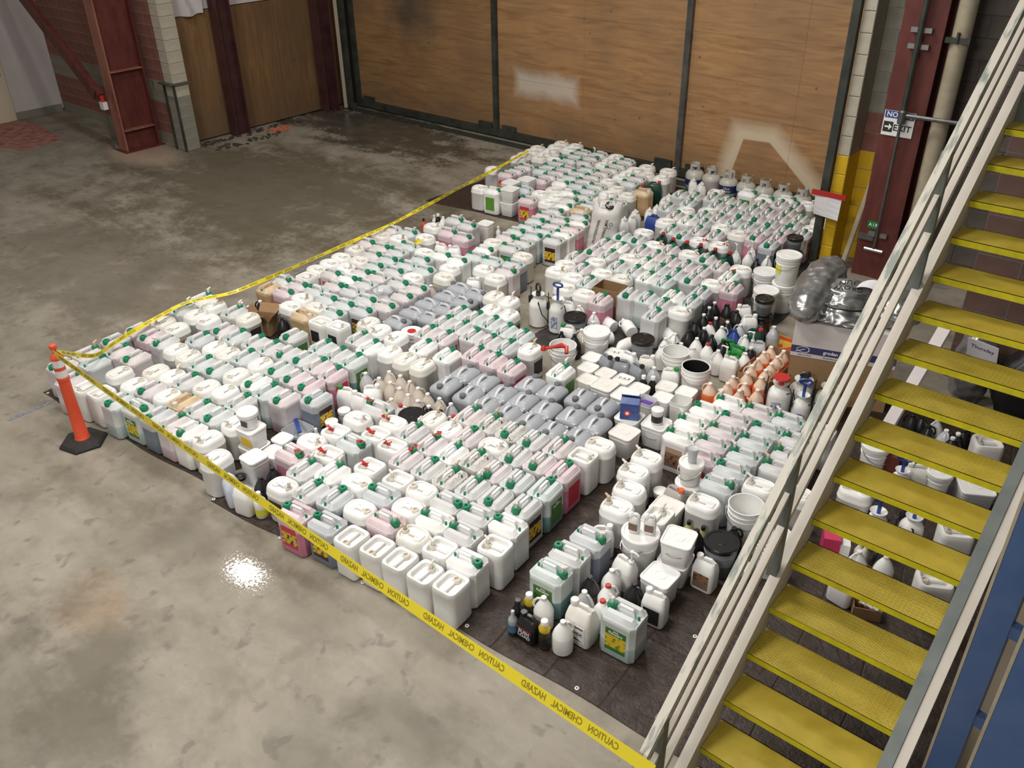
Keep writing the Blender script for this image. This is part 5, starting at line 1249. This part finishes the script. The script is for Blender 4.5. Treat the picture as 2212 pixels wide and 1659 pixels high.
# ---- caution tape with mirrored lettering (print seen from behind)
LET = {}
def tape_run(name, label, pts, wdir, wd=.058, texts=True, flips=None, size=.047, tw=None):
    r = thing(name, label, 'tape'); pts = [Vector(p) for p in pts]
    # resample
    P = []; 
    for a, b in zip(pts[:-1], pts[1:]):
        n = max(2, int((b - a).length / .06))
        for k in range(n): P.append(a.lerp(b, k / n))
    P.append(pts[-1])
    for _ in range(6): P = [P[0]] + [(P[i - 1] + P[i] * 2 + P[i + 1]) / 4 for i in range(1, len(P) - 1)] + [P[-1]]
    fr = []; s = 0
    for i, p in enumerate(P):
        t_ = (P[min(i + 1, len(P) - 1)] - P[max(i - 1, 0)]).normalized()
        if i: s += (P[i] - P[i - 1]).length
        w_ = Vector(wdir); ang = tw(s) if tw else 0.0
        w_ = (w_ - t_ * w_.dot(t_)).normalized(); n_ = t_.cross(w_)
        w_ = w_ * math.cos(ang) + n_ * math.sin(ang); fr.append((p, t_, w_, s))
    g = MB(); ht = .0012
    rings = [[p + w_ * wd / 2, p - w_ * wd / 2, p - w_ * wd / 2 - t_.cross(w_) * ht, p + w_ * wd / 2 - t_.cross(w_) * ht] for p, t_, w_, s_ in fr]
    g.loft(rings, 0); g.build('strip', M['tape'], r)
    if texts:
        if size not in LET:
            ws = []; xo = 0.0
            for wd_ in ('CAUTION', 'CHEMICAL', 'HAZARD'):
                o = text(wd_, size, (0, 0, 0), (0, 0, 0), 'tapeink', None, align='LEFT', ext=0.0, bold=.0008); m0 = o.data; bpy.data.objects.remove(o)
                for v_ in m0.vertices: v_.co.x = v_.co.x * .78 + xo
                xo = max(v_.co.x for v_ in m0.vertices) + size * .75; ws.append(m0)
            L = xo - size * .75
            for m0 in ws:
                for v_ in m0.vertices: v_.co.x = L - v_.co.x
                m0.flip_normals()
            LET[size] = (ws, L)
        ws, L = LET[size]; pitch = L + .13; tot = fr[-1][3]; s = .10
        while s + L < tot:
            for base in ws:
                m2 = base.copy()
                for v_ in m2.vertices:
                    q = s + v_.co.x; yy_ = v_.co.y
                    i = min(range(len(fr)), key=lambda k: abs(fr[k][3] - q)); p, t_, w_, s_ = fr[i]
                    v_.co = p + t_ * (q - s_) + w_ * yy_ + t_.cross(w_) * .0015
                link('lettering', m2, r)
            s += pitch
    return r
e0 = dp0 + Vector((0, 0, 1.028)); e1 = at(1412, 1668, .93)
tape_run('caution_tape', 'yellow caution chemical hazard tape stretched from orange post to stair rail', [e0 + Vector((.03, -.02, 0)), e0.lerp(e1, .33) - Vector((0, 0, .05)), e0.lerp(e1, .66) - Vector((0, 0, .05)), e1], (-0.30, .42, .85), wd=.078, size=.056, tw=lambda s: .55 * max(0, 1 - s / 5.2))
bk = [e0 + Vector((.02, .03, -.01)), at(160, 766, .75), at(208, 771, .50), at(250, 738, .475), at(310, 702, .47), at(400, 652, .47), at(500, 634, .46), at(640, 575, .44), at(850, 482, .43), at(1000, 402, .43), at(1115, 341, .44), at(1142, 326, .45)]
tape_run('caution_tape', 'twisted yellow caution tape along the left edge back to the doors', bk, (-.5, -.2, .8), wd=.046, size=.036, tw=lambda s: .7 * math.sin(s * 1.9))
# ---- gas tanks by the doors
tank_px = [(1506, 365, 1), (1541, 371, 3), (1577, 379, 2), (1620, 391, 1), (1658, 403, 0), (1696, 414, 0), (1733, 424, 0)]
TL = ['blue-banded pale gas tank nearest the bare door stile', 'pale gas tank with a grey sleeve among the banded tanks', 'gas tank with a wide lettered navy band', 'gas tank with a narrow navy band edge', 'plain pale gas tank with a blue valve', 'plain pale gas tank with a squared collar', 'plain pale gas tank nearest the dark door post']
for i, (px, py, kind) in enumerate(tank_px):
    r = thing('gas_tank', TL[i], 'gas tank', (-6.93 + .325 * i, 12.98 - .02 * i, 0.0), .6 + .3 * i, 'gas tanks by the doors')
    if 'tb' not in MESH:
        MESH['tb'] = MB().lathe([(.08, .03), (.13, .045), (.152, .09), (.155, .11), (.155, .24), (.150, .27), (.125, .31), (.08, .333), (.03, .34)], 24).mesh('body', M['cyl'], True)
        MESH['tf'] = MB().lathe([(.105, 0), (.108, 0), (.108, .05), (.105, .05)], 20).mesh('foot_ring', M['cyl'], True)
        g = MB(); n = 16
        a0 = [(.085 * math.cos(.6 + 5.0 * k / n), .085 * math.sin(.6 + 5.0 * k / n)) for k in range(n + 1)]
        pts_o = [[(x, y, .325), (x, y, .36)] for x, y in a0]
        g.loft([[(x, y, .40), (x, y, .445), (x * .93, y * .93, .445), (x * .93, y * .93, .40)] for x, y in a0], 0)
        for k in (1, 6, 10, 15):
            x, y = a0[k]; g.bar((x * .97, y * .97, .32), (x * .97, y * .97, .42), .05, .006, up=(x, y, 0))
        MESH['tc'] = g.mesh('collar', M['cyl'], True)
        g = MB(); g.lathe([(.016, .335), (.016, .375), (.02, .377), (.02, .405), (.006, .41)], 10); g.tube([(0, 0, .365), (.05, .01, .368)], .013, 8); MESH['tv'] = g.mesh('valve', M['navy'], True); MESH['tvb'] = g.mesh('valve', M['bluep'], True)
        for nm, z0, z1, mt in (('t1', .10, .20, 'tanklabel'), ('t2', .11, .235, 'tanklabel'), ('t3', .10, .235, 'pinksleeve')):
            if mt == 'pinksleeve' and mt not in M: M[mt] = mat('grey_sleeve', (.40, .345, .32), .6)
            MESH[nm] = MB().lathe([(.1565, z0), (.1565, z1)], 24, (0, 0), 0, False, False).mesh('band', M[mt], True)
    link('body', MESH['tb'], r); link('foot_ring', MESH['tf'], r); link('collar', MESH['tc'], r); link('valve', MESH['tvb' if i in (2, 4) else 'tv'], r)
    if kind:
        bn = link('band', MESH['t%d' % kind], r)
        if kind == 2:
            r.rotation_euler.z = 0.0
            for body, z in (('blue', .195), ('rhino', .148)):
                o = text(body, .062, (0, 0, 0), (0, 0, 0), 'whitetext', bn, bold=.001)
                for v_ in o.data.vertices:
                    a = v_.co.x / .157 + .30; zz = v_.co.y + z; v_.co = (.158 * math.sin(a), -.158 * math.cos(a), zz)
# ---- white growing-medium sack with torn top
def lump(name, mt, prof, n=28, rows=26, wr=.02, seed=1, parent=None, freq=7.0):
    g = MB(); rings = []; off = Vector((seed * 3.7, seed * 1.9, seed * 5.3))
    for i in range(rows + 1):
        f_ = i / rows; a, b, cx_, cy_, z = prof(f_); ring = []
        for j in range(n):
            th = 2 * PI * j / n; p = Vector((cx_ + a * math.cos(th), cy_ + b * math.sin(th), z))
            q = p * freq + off; k = (1 - abs(mnoise.noise(Vector((q.x * 1.3, q.y * 1.3, q.z * .45))))) * 1.1 - abs(mnoise.noise(Vector((q.x * .6, q.y * .6, q.z * 1.6)) + Vector((4, 9, 2)))) * 1.1; k2 = mnoise.noise(q * .35)
            nrm = Vector((math.cos(th), math.sin(th), .15)); ring.append(p + nrm * (wr * 1.9 * k + wr * 1.2 * k2))
        rings.append(ring)
    g.loft(rings, 0); return g.build(name, mt, parent, True)
M['sack'] = noisy('white_sack_film', (0.70, 0.67, 0.64), (0.63, 0.60, 0.58), 3, 0.35)
sp = at(1303, 585, 0.0)
for c_, x, y in items:
    if c_ == 'SB': sp = Vector((x, y, 0))
sk = thing('sack', 'tall white plastic sack with torn top leaning among the jugs', 'sack', (sp.x, sp.y, ZF), .35)
def pf(f_):
    w_ = .205 - .02 * abs(f_ - .4); dp_ = .125
    if f_ > .82: dp_ = .125 * (1 - (f_ - .82) / .18 * .75)
    if f_ < .06: dp_ *= .8; w_ *= .9
    return (w_, dp_, .10 * f_, .0, .80 * f_)
body = lump('film', M['sack'], pf, wr=.009, seed=3, parent=sk)
g = MB()
for k in range(9):
    a = k * .7; g.add([(.08 + .15 * math.cos(a), .10 * math.sin(a), .74), (.08 + .15 * math.cos(a + .6), .10 * math.sin(a + .6), .74), (.08 + .13 * math.cos(a + .3), .08 * math.sin(a + .3), .80 + .05 * (k % 3))], [(0, 1, 2)])
g.build('torn_edge', M['sack'], sk)
g = MB(); g.lathe([(.07, 0), (.06, .02), (.01, .03)], 9); o = g.build('black_lining', M['black'], sk); o.location = (.13, -.05, .765); o.rotation_euler = (.5, .3, 0)
bv = BVHTree.FromObject(body, bpy.context.evaluated_depsgraph_get()) if False else None
def wrap(o, target, direction):                           # press flat lettering onto a bulging surface
    mesh = target.data; bvh = BVHTree.FromPolygons([v_.co.copy() for v_ in mesh.vertices], [tuple(p.vertices) for p in mesh.polygons])
    Mx = o.matrix_basis.copy(); d_ = Vector(direction).normalized()
    for v_ in o.data.vertices:
        p = Mx @ v_.co; hit = bvh.ray_cast(p - d_ * .6, d_)
        if hit[0] is not None: v_.co = hit[0] - d_ * .003
        else: v_.co = p
    o.matrix_basis = Matrix.Identity(4)
for tx, dz, dx_ in (('PROFESSIONAL', .40, -.06), ('GROWING MIX', .40, .055)):
    o = text(tx, .055, (dx_ + .03, -.3, dz), (PI / 2, -1.35, 0), 'ink', sk, bold=.001, ext=0); wrap(o, body, (0, 1, 0))
o = text('CO', .07, (.16, -.3, .50), (PI / 2, -.9, 0), 'ink', sk, ext=0); wrap(o, body, (0, 1, 0))
# ---- sprayers
SPOT = {c_: Vector((x, y, 0)) for c_, x, y in items if c_ in ('SR', 'SS', 'SU', 'SV')}
def sprayer(label, p, col='white', handle='bluep', R=.085, H=.40, kind='T', rz=0, hose=True, funnel='white', lev=None):
    r = thing('pump_sprayer', label, 'sprayer', (p.x, p.y, ZF), rz)
    MB().lathe([(R * .9, 0), (R, .012), (R, H * .62), (R * .96, H * .70), (R * .78, H * .80), (R * .45, H * .88), (R * .42, H * .93)], 22).build('tank', M[col], r, True)
    MB().lathe([(R * .42, H * .90), (R * .68, H * 1.0), (R * .72, H * 1.02), (R * .60, H * 1.0), (R * .3, H * .95)], 20).build('funnel', M[funnel], r, True)
    if kind == 'T':
        hd = MB(); hd.tube([(0, 0, H * .93), (0, 0, H * 1.36)], .016, 8); hd.build('pump_rod', M[handle], r, True)
        n = 12; MB().tube([(.06 * math.cos(2 * PI * k / n), 0, H * 1.42 + .028 * math.sin(2 * PI * k / n)) for k in range(n + 1)], .012, 6).build('grip', M[handle], r, True)
    elif kind == 'loop':
        MB().tube([(0, 0, H * .95), (0, 0, H * 1.08)], .03, 10).build('pump_rod', M[handle], r, True)
        n = 12; MB().tube([(.045 * math.cos(2 * PI * k / n), 0, H * 1.2 + .055 * math.sin(2 * PI * k / n)) for k in range(n + 1)], .013, 6).build('grip', M[handle], r, True)
    elif kind == 'disc':
        MB().lathe([(.03, H * .92), (.022, H * 1.04), (.03, H * 1.08), (.075, H * 1.14), (.085, H * 1.17), (.08, H * 1.20), (.01, H * 1.20)], 22).build('pump_head', M[handle], r, True)
    elif kind == 'block':
        MB().box((0, 0, H * 1.05), (.08, .06, H * .18)).build('pump_head', M[handle], r)
        MB().tube([(-.05, 0, H * 1.14), (-.02, 0, H * 1.22), (.04, 0, H * 1.24), (.055, 0, H * 1.1)], .012, 6).build('grip', M[handle], r, True)
    if hose:
        MB().tube([(R * .7, -R * .5, H * .78), (R * 1.3, -R * .9, H * .95), (R * 1.55, -R * .6, H * .55), (R * 1.3, R * .4, H * .2), (R * 1.2, R * .9, .03)], .0065, 6).build('hose', M['rubber'], r, True)
        MB().tube([(-R * 1.15, -R * .3, .02), (-R * 1.1, -R * .2, H * 1.15)], .006, 6).build('wand', M['rubber'], r, True)
        MB().box((-R * 1.12, -R * .25, H * .75), (.02, .05, .09)).build('trigger', M['rubber'], r)
    if lev: MB().box((0, -R - .001, H * .35), (R * .8, .003, H * .36)).build('print', M[lev], r)
    return r
M['blueprint'] = noisy('blue_print', (0.16, 0.20, 0.42), (0.60, 0.62, 0.68), 30, 0.5, lo=.46, hi=.54)
spp = [Vector((x, y, 0)) for c_, x, y in items if c_ == 'SP']
sprayer('white pump sprayer with blue T grip and tall black wand', spp[0], 'offwhite', 'bluep', .10, .42, 'T', .2, lev='blueprint')
sprayer('white backpack-style sprayer with black loop grip', spp[1], 'offwhite', 'black', .11, .40, 'loop', -.3)
sprayer('white sprayer with a red funnel-shaped pump head', SPOT['SR'], 'offwhite', 'redcap', .115, .36, 'disc', .2, lev='blueprint')
sprayer('white sprayer with a tall blue T grip by the stairs', SPOT['SS'], 'offwhite', 'bluep', .088, .36, 'T', .35, lev='blueprint')
sprayer('pale round sprayer with black pump behind the blue grip', SPOT['SU'], 'cyl', 'black', .13, .36, 'block', .5)
sprayer('pale round sprayer with black pump next to the stair rail', SPOT['SV'], 'cyl', 'black', .125, .36, 'block', .2)
# ---- cartons
def open_box(name, label, loc, rz, a, b, h, mt='cardboard', flaps=(1, 1, 1, 1), fl=.10, z=ZF):
    r = thing(name, label, 'box', (loc[0], loc[1], z), rz); th = .005
    MB().box((0, 0, th / 2), (a, b, th)).build('base', M[mt], r)
    for i, (sx, sy) in enumerate(((1, 0), (-1, 0), (0, 1), (0, -1))):
        L = b if sx else a
        MB().box((sx * (a / 2 - th / 2), sy * (b / 2 - th / 2), h / 2), (th if sx else a, b if sx else th, h)).build('side', M[mt], r)
        if flaps[i]:
            ang = flaps[i]
            p0 = Vector((sx * a / 2, sy * b / 2, h)); out = Vector((sx, sy, 0)); p1 = p0 + out * fl * math.cos(ang) + Vector((0, 0, fl * math.sin(ang)))
            MB().bar(p0, p1, (b if sx else a) * .96, .005).build('flap', M[mt], r)
    return r
for c_, x, y in items:
    if c_ == 'XB':
        open_box('carton', 'open brown carton with white lower half behind the sprayers', (x, y), .1, .34, .26, .36, flaps=(0, 0, 0, 0)); 
    if c_ == 'XC':
        open_box('carton', 'small open brown carton with raised flaps near the left edge', (x, y), .45, .26, .24, .20, flaps=(.9, 1.1, .8, 1.0), fl=.12)
    if c_ == 'BAG': BAGP = (x, y)
go = sorted([(x, y) for c_, x, y in items if c_ == 'Go'], key=lambda q: -q[1])[:7]
cx_ = sum(q[0] for q in go) / 7; cy_ = sum(q[1] for q in go) / 7
hx = max(abs(q[0] - cx_) for q in go) + .088; hy = max(abs(q[1] - cy_) for q in go) + .088
open_box('carton', 'open brown carton packed with bottles of orange liquid', (cx_, cy_), TH * .0, 2 * hx, 2 * hy, .21, flaps=(0, 0, 0, 0), z=.009)
# tall two-tone shipping carton and its neighbour
bx = thing('shipping_box', 'tall carton, white above and brown below, navy band across it', 'box', (-2.69, 8.09, 0), math.radians(18))
W_, D_, H_ = .52, .62, .92
MB().box((0, 0, H_ * .29), (W_, D_, H_ * .58)).build('brown_base', M['cardboard'], bx)
MB().box((0, 0, H_ * .79), (W_ + .012, D_ + .012, H_ * .42)).build('white_lid', M['boxwhite'], bx)
bn = MB().box((0, -D_ / 2 - .0075, H_ * .67), (W_ + .012, .003, .075)).build('navy_band', M['navyprint'], bx)
text('grodan', .05, (.115, -D_ / 2 - .010, H_ * .67), VERT, 'whitetext', bn, bold=.001)
text('made of nature', .022, (-.13, -D_ / 2 - .0075, H_ * .605), VERT, 'ink', bx); text('visit grodan.com', .022, (.12, -D_ / 2 - .0075, H_ * .605), VERT, 'ink', bx)
g = MB(); lf = [(-.16 + .055 * math.cos(a) * (1.2 if math.cos(a) > 0 else .9), .028 * math.sin(a) * (1 + .4 * math.cos(a))) for a in [2 * PI * k / 18 for k in range(18)]]
g.loft([[(x, -D_ / 2 - .011, H_ * .672 + z) for x, z in lf], [(x * 1.0 + (x + .16) * .12, -D_ / 2 - .011, H_ * .672 + z * 1.16) for x, z in lf]], 0, False, False); g.bar((-.22, -D_ / 2 - .011, H_ * .64), (-.13, -D_ / 2 - .011, H_ * .68), .004, .004); g.build('leaf_mark', M['whitetext'], bn)
b2 = thing('shipping_box', 'second tall white carton standing against the stair rail', 'box', (-2.205, 8.255, 0), math.radians(18))
MB().box((0, 0, .26), (.42, .5, .52)).build('brown_base', M['cardboard'], b2); MB().box((0, 0, .70), (.43, .51, .37)).build('white_lid', M['boxwhite'], b2); MB().box((0, -.2575, .60), (.43, .003, .075)).build('navy_band', M['navyprint'], b2)
# ---- silver foil bags on the cartons
def bag(label, loc, rot, prof, seed, wr=.02):
    r = thing('foil_bag', label, 'bag', loc); r.rotation_euler = rot
    b = lump('film', M['silver'], prof, 72, 64, wr, seed, r, 9.0); return r, b
def pill(L, a, b, e=.55):
    return lambda f_: (a * max(.03, math.sin(PI * min(.999, max(.001, f_))) ** e), b * max(.03, math.sin(PI * min(.999, max(.001, f_))) ** e), 0, 0, L * f_)
pa, pb = at(1733, 678, 1.08), at(1798, 572, 1.16); ax_ = pb - pa
r1, b1 = bag('long grey foil bag lying toward the yellow pier', pa - ax_.normalized() * .05, (0, 0, 0), pill(ax_.length * 1.12, .20, .165, .42), 5, .017)
r1.rotation_euler = ax_.to_track_quat('Z', 'Y').to_euler()
r2, b2_ = bag('shiny foil bag with printed neck on the tall carton', (-2.50, 8.02, .925), (0, 0, .3), lambda f_: (.34 * (1 - .55 * f_) * max(.05, min(1, (f_ + .02) * 9)) * max(.05, min(1, (1.02 - f_) * 5)), .26 * (1 - .45 * f_) * max(.05, min(1, (f_ + .02) * 9)) * max(.05, min(1, (1.02 - f_) * 5)), 0, .16 * f_, .36 * f_), 8, .022)
r3, b3 = bag('slumped foil bag on the second carton', (-2.10, 8.30, .892), (0, 0, .2), lambda f_: (.24 * max(.05, math.sin(PI * min(.99, f_ * .85 + .12)) ** .6), .22 * max(.05, math.sin(PI * min(.99, f_ * .85 + .12)) ** .6), 0, .08 * f_, .30 * f_), 13, .022)
for tx, xx_, yy_ in (('GROW', .0, .02), ('H', .065, .10), ('U', .0, .10), ('N', -.065, .10)):
    o = text(tx, .085, (xx_, yy_, .7), (0, 0, PI), 'ink', r2, bold=.002, ext=0); wrap(o, b2_, (0, 0, -1))
g = MB(); g.tube([(.27 * math.cos(a), -.02 + .20 * math.sin(a), .20) for a in [PI + PI * k / 14 for k in range(15)]], .010, 6); g.build('tie', M['black'], r2, True)
g = MB(); g.loft([[(-.15 + .03 * i, -.10 + .02 * i + .0, .42 - .0035 * (i - 5) ** 2 + .004 * j), (-.15 + .03 * i, .12 + .012 * i, .44 - .0035 * (i - 5) ** 2)] for i in range(11) for j in (0,)], 0, False, False, False)
o = g.build('paper_sheet', M['paper'], None, True); pq = at(1868, 622, 1.27); o.location = (pq.x, pq.y, .86); o.rotation_euler = (0, 0, -.2); tag(o, 'curled sheet of white paper lying over the foil bags', 'paper')
# ---- clear crumpled bag by the first grey jugs
M['film'] = mat('clear_film', (0.60, 0.61, 0.63), 0.12)
lp = thing('plastic_bag', 'crumpled clear plastic bag beside the grey jugs', 'bag', (BAGP[0], BAGP[1], ZF), .4)
lump('film', M['film'], lambda f_: (.15 * max(.1, math.sin(PI * (.15 + .8 * f_)) ** .7), .12 * max(.1, math.sin(PI * (.15 + .8 * f_)) ** .7), 0, 0, .40 * f_), 26, 20, .035, 21, lp)
# ---- translucent jug lying on its side with red pump over it
q = at(1222, 745, .12)
# ---- red hand pump hose laid over the jerrycan
q = at(1205, 752, .46); rp = thing('siphon_pump', 'red curved siphon pump lying across the jerrycan by open bucket', 'pump', (q.x, q.y, .43))
MB().tube([(-.13, -.06, .01), (-.05, -.01, .03), (.03, .03, .06), (.09, .03, .06), (.13, -.02, .02)], [.016, .018, .028, .024, .022], 8).build('barrel', M['redcap'], rp, True)
MB().lathe([(.034, -.01), (.028, .02), (.012, .04)], 12, (-.14, -.065)).build('nozzle', M['redcap'], rp, True)
# ---- yellow rag near the left edge
rg = MB(); q = at(897, 526, .40); rg.loft([[(q.x + .02 * math.sin(i * 2.1) - .05 + .02 * i, q.y + .05 * math.cos(i * 1.3) + k * .05, .41 + .03 * math.sin(i + k * 2)) for k in range(3)] for i in range(6)], 0, False, False, False)
M['rag'] = mat('yellow_rag', (0.72, 0.55, 0.03), .7); tag(rg.build('yellow_rag', M['rag'], None, True), 'crumpled yellow strip lying on the jugs near the left edge', 'rag')
# ---- things under and behind the staircase
def U(x, y, z=.3): return at(1700 + x * 512 / 2212, 800 + y * 512 / 2212, z)
def V(x, y, z=.3): return at(1400 + x * 812 / 2212, 1180 + y * 812 / 2212, z)
n0 = rnd
p = U(835, 700, .30); bucket('white bucket with a lid under the stairs behind the rail', p.x, p.y, H=.30, r0=.105, r1=.12)
p = U(985, 770, .25); tag(MB().box((p.x, p.y, .13), (.18, .16, .26)).build('red_carton', M['redsteel']), 'dark red carton under the stairs beside a white bucket', 'box')
p = U(1090, 890, .36); sprayer('white sprayer with blue T grip under the stairs', p, 'offwhite', 'bluep', .085, .30, 'T', .3, hose=False)
p = U(860, 1300, .35); sprayer('white sprayer with slanting blue rod under the stairs', p, 'offwhite', 'bluep', .095, .32, 'T', .9)
p = U(1200, 1330, .35); sprayer('second white sprayer with blue rod under the stairs', p, 'offwhite', 'bluep', .095, .30, 'T', -.7)
def special(code, p, label, rz=None):
    n1 = len(COL.objects); r = place_can(code, p.x, p.y); r['label'] = label
    if 'group' in r: del r['group']
    if rz is not None: r.rotation_euler.z = rz
    return r
special('sE', U(1880, 660, .36), 'dirty white square jerrycan under the upper stair treads', .5)
special('sW', U(1585, 1480, .36), 'cream square jerrycan under the middle stair treads', .5)
special('sE', V(1690, 190, .36), 'white square jerrycan under the lower stair treads', .5)
special('oW', U(655, 1100, .37), 'white jerrycan half hidden behind the stair rail')
p = U(1225, 900, .28); r = place_f('Fn', p.x, p.y); r['label'] = 'cream handled jug under the stairs beside the blue grip'; r['group'] = 'jugs under the stairs'
p = U(1450, 900, .33); bucket('white round tub under the stairs with a folded lid', p.x, p.y, H=.26, r0=.085, r1=.10, wire=False)
p = U(1770, 1060, .25); pail('clear tub with a white tray under the stairs', p.x, p.y, a=.27, H=.22, mt='greycont', lid='white', rz=.5)
for i, (x, y, cd_) in enumerate(((1410, 460, 'Gw'), (1490, 560, 'Gc'), (1600, 590, 'Gb'), (1550, 630, 'Gb'), (1330, 520, 'Gk'), (1660, 560, 'Gk'), (1270, 430, 'Gk'), (1180, 420, 'Gk'))):
    p = U(x, y, .29); r = place_misc(cd_, p.x, p.y); r['label'] = GAL[cd_][2] + ' in the shade beneath the stairs'; r['group'] = r['label']
p = U(430, 1500, .3); bx = thing('red_box', 'bright pink-red carton under the stairs', 'box', (p.x, p.y, ZF), .4)
M['pinkred'] = mat('pink_red_print', (0.55, 0.04, 0.12), .45)
MB().box((0, 0, .14), (.13, .2, .28)).build('carton', M['pinkred'], bx); MB().box((.10, 0, .12), (.08, .19, .24)).build('pale_side', M['offwhite'], bx)
for i, (x, y) in enumerate(((690, 1610), (745, 1630))):
    p = U(x, y, .24); bottle('pale yellow capped bottle under the stairs', p.x, p.y, ZF, [(.035, 0), (.036, .01), (.036, .15), (.015, .2), (.015, .22)], 'cream', 'yellowbot', .018)['group'] = 'pale capped bottles under the stairs'
for x, y, cd_ in ((1405, 60, 'Gw'), (1245, 30, 'Gw'), (1375, 15, 'Gk')):
    p = V(x, y, .29); r = place_misc(cd_, p.x, p.y); r['label'] = GAL[cd_][2] + ' under the lower stair treads'; r['group'] = r['label']
p = V(1140, 265, .1); r = place_f('Fw', p.x, p.y); r['label'] = 'white handled jug by the small cartons under the stairs'; del r['group']
p = V(1200, 280, .08); open_box('carton', 'small open carton under the stairs beside the jug', p, .4, .16, .14, .10, flaps=(0, 0, 0, 0))
p = V(1290, 345, .10); open_box('carton', 'small carton holding tubes under the stairs', p, .4, .20, .15, .11, flaps=(0, 0, 0, 0))
for k in range(3): tag(MB().tube([(p.x - .07 + .05 * k, p.y + .04, .05), (p.x - .02 + .05 * k, p.y - .05, .15)], .014, 8).build('tube', M['wcap'], None, True), 'slim white tube standing in the small carton', 'tube', 'tubes in the small carton')
wd_ = MB().bar((-1.75, 7.2, .0), (-1.5, 7.75, 1.3), .12, .03); tag(wd_.build('white_board', M['boxwhite']), 'narrow white board leaning behind the stair treads', 'board')
bb_ = lump('black_bag', M['black'], lambda f_: (.32 * max(.08, math.sin(PI * (.2 + .75 * f_)) ** .7), .36 * max(.08, math.sin(PI * (.2 + .75 * f_)) ** .7), 0, 0, .6 * f_), 26, 20, .02, 31); bb_.location = (-.2, 8.15, .01); tag(bb_, 'big black refuse bag in the dark behind the stairs', 'bag')
b9 = lump('black_bag', M['black'], lambda f_: (.30 * max(.08, math.sin(PI * (.2 + .75 * f_)) ** .7), .28 * max(.08, math.sin(PI * (.2 + .75 * f_)) ** .7), 0, 0, .75 * f_), 26, 20, .02, 37); b9.location = (-.85, 8.90, .01); tag(b9, 'tall black refuse bag behind the leaning white board', 'bag')
sb_ = MB(); p = atX(2085, 640, -1.0); sb_.box((0, 0, 0), (.30, .004, .22)); o = sb_.build('paper_sign', M['paper'], None); o.location = (-1.30, 8.60, .72); o.rotation_euler = (.3, 0, -.2); tag(o, 'white paper sign seen through the upper treads', 'sign')
text('Thursday', .06, (0, -.004, .03), VERT, 'navyprint', o)
lo_ = lump('film', M['silver'], lambda f_: (.19 * max(.05, math.sin(PI * (.1 + .85 * f_)) ** .6), .17 * max(.05, math.sin(PI * (.1 + .85 * f_)) ** .6), 0, 0, .85 * f_), 40, 34, .02, 41); lo_.name = 'foil_bag'; lo_.location = (-1.38, 8.85, .01); tag(lo_, 'foil bag standing behind the stairs under the paper sign', 'bag')

# look-alikes that share a label also share a group
seen = {}
for o in COL.objects:
    if o.parent is None and 'label' in o: seen.setdefault(o['label'], []).append(o)
for lb, os_ in seen.items():
    for o in os_:
        if len(os_) > 1: o['group'] = lb
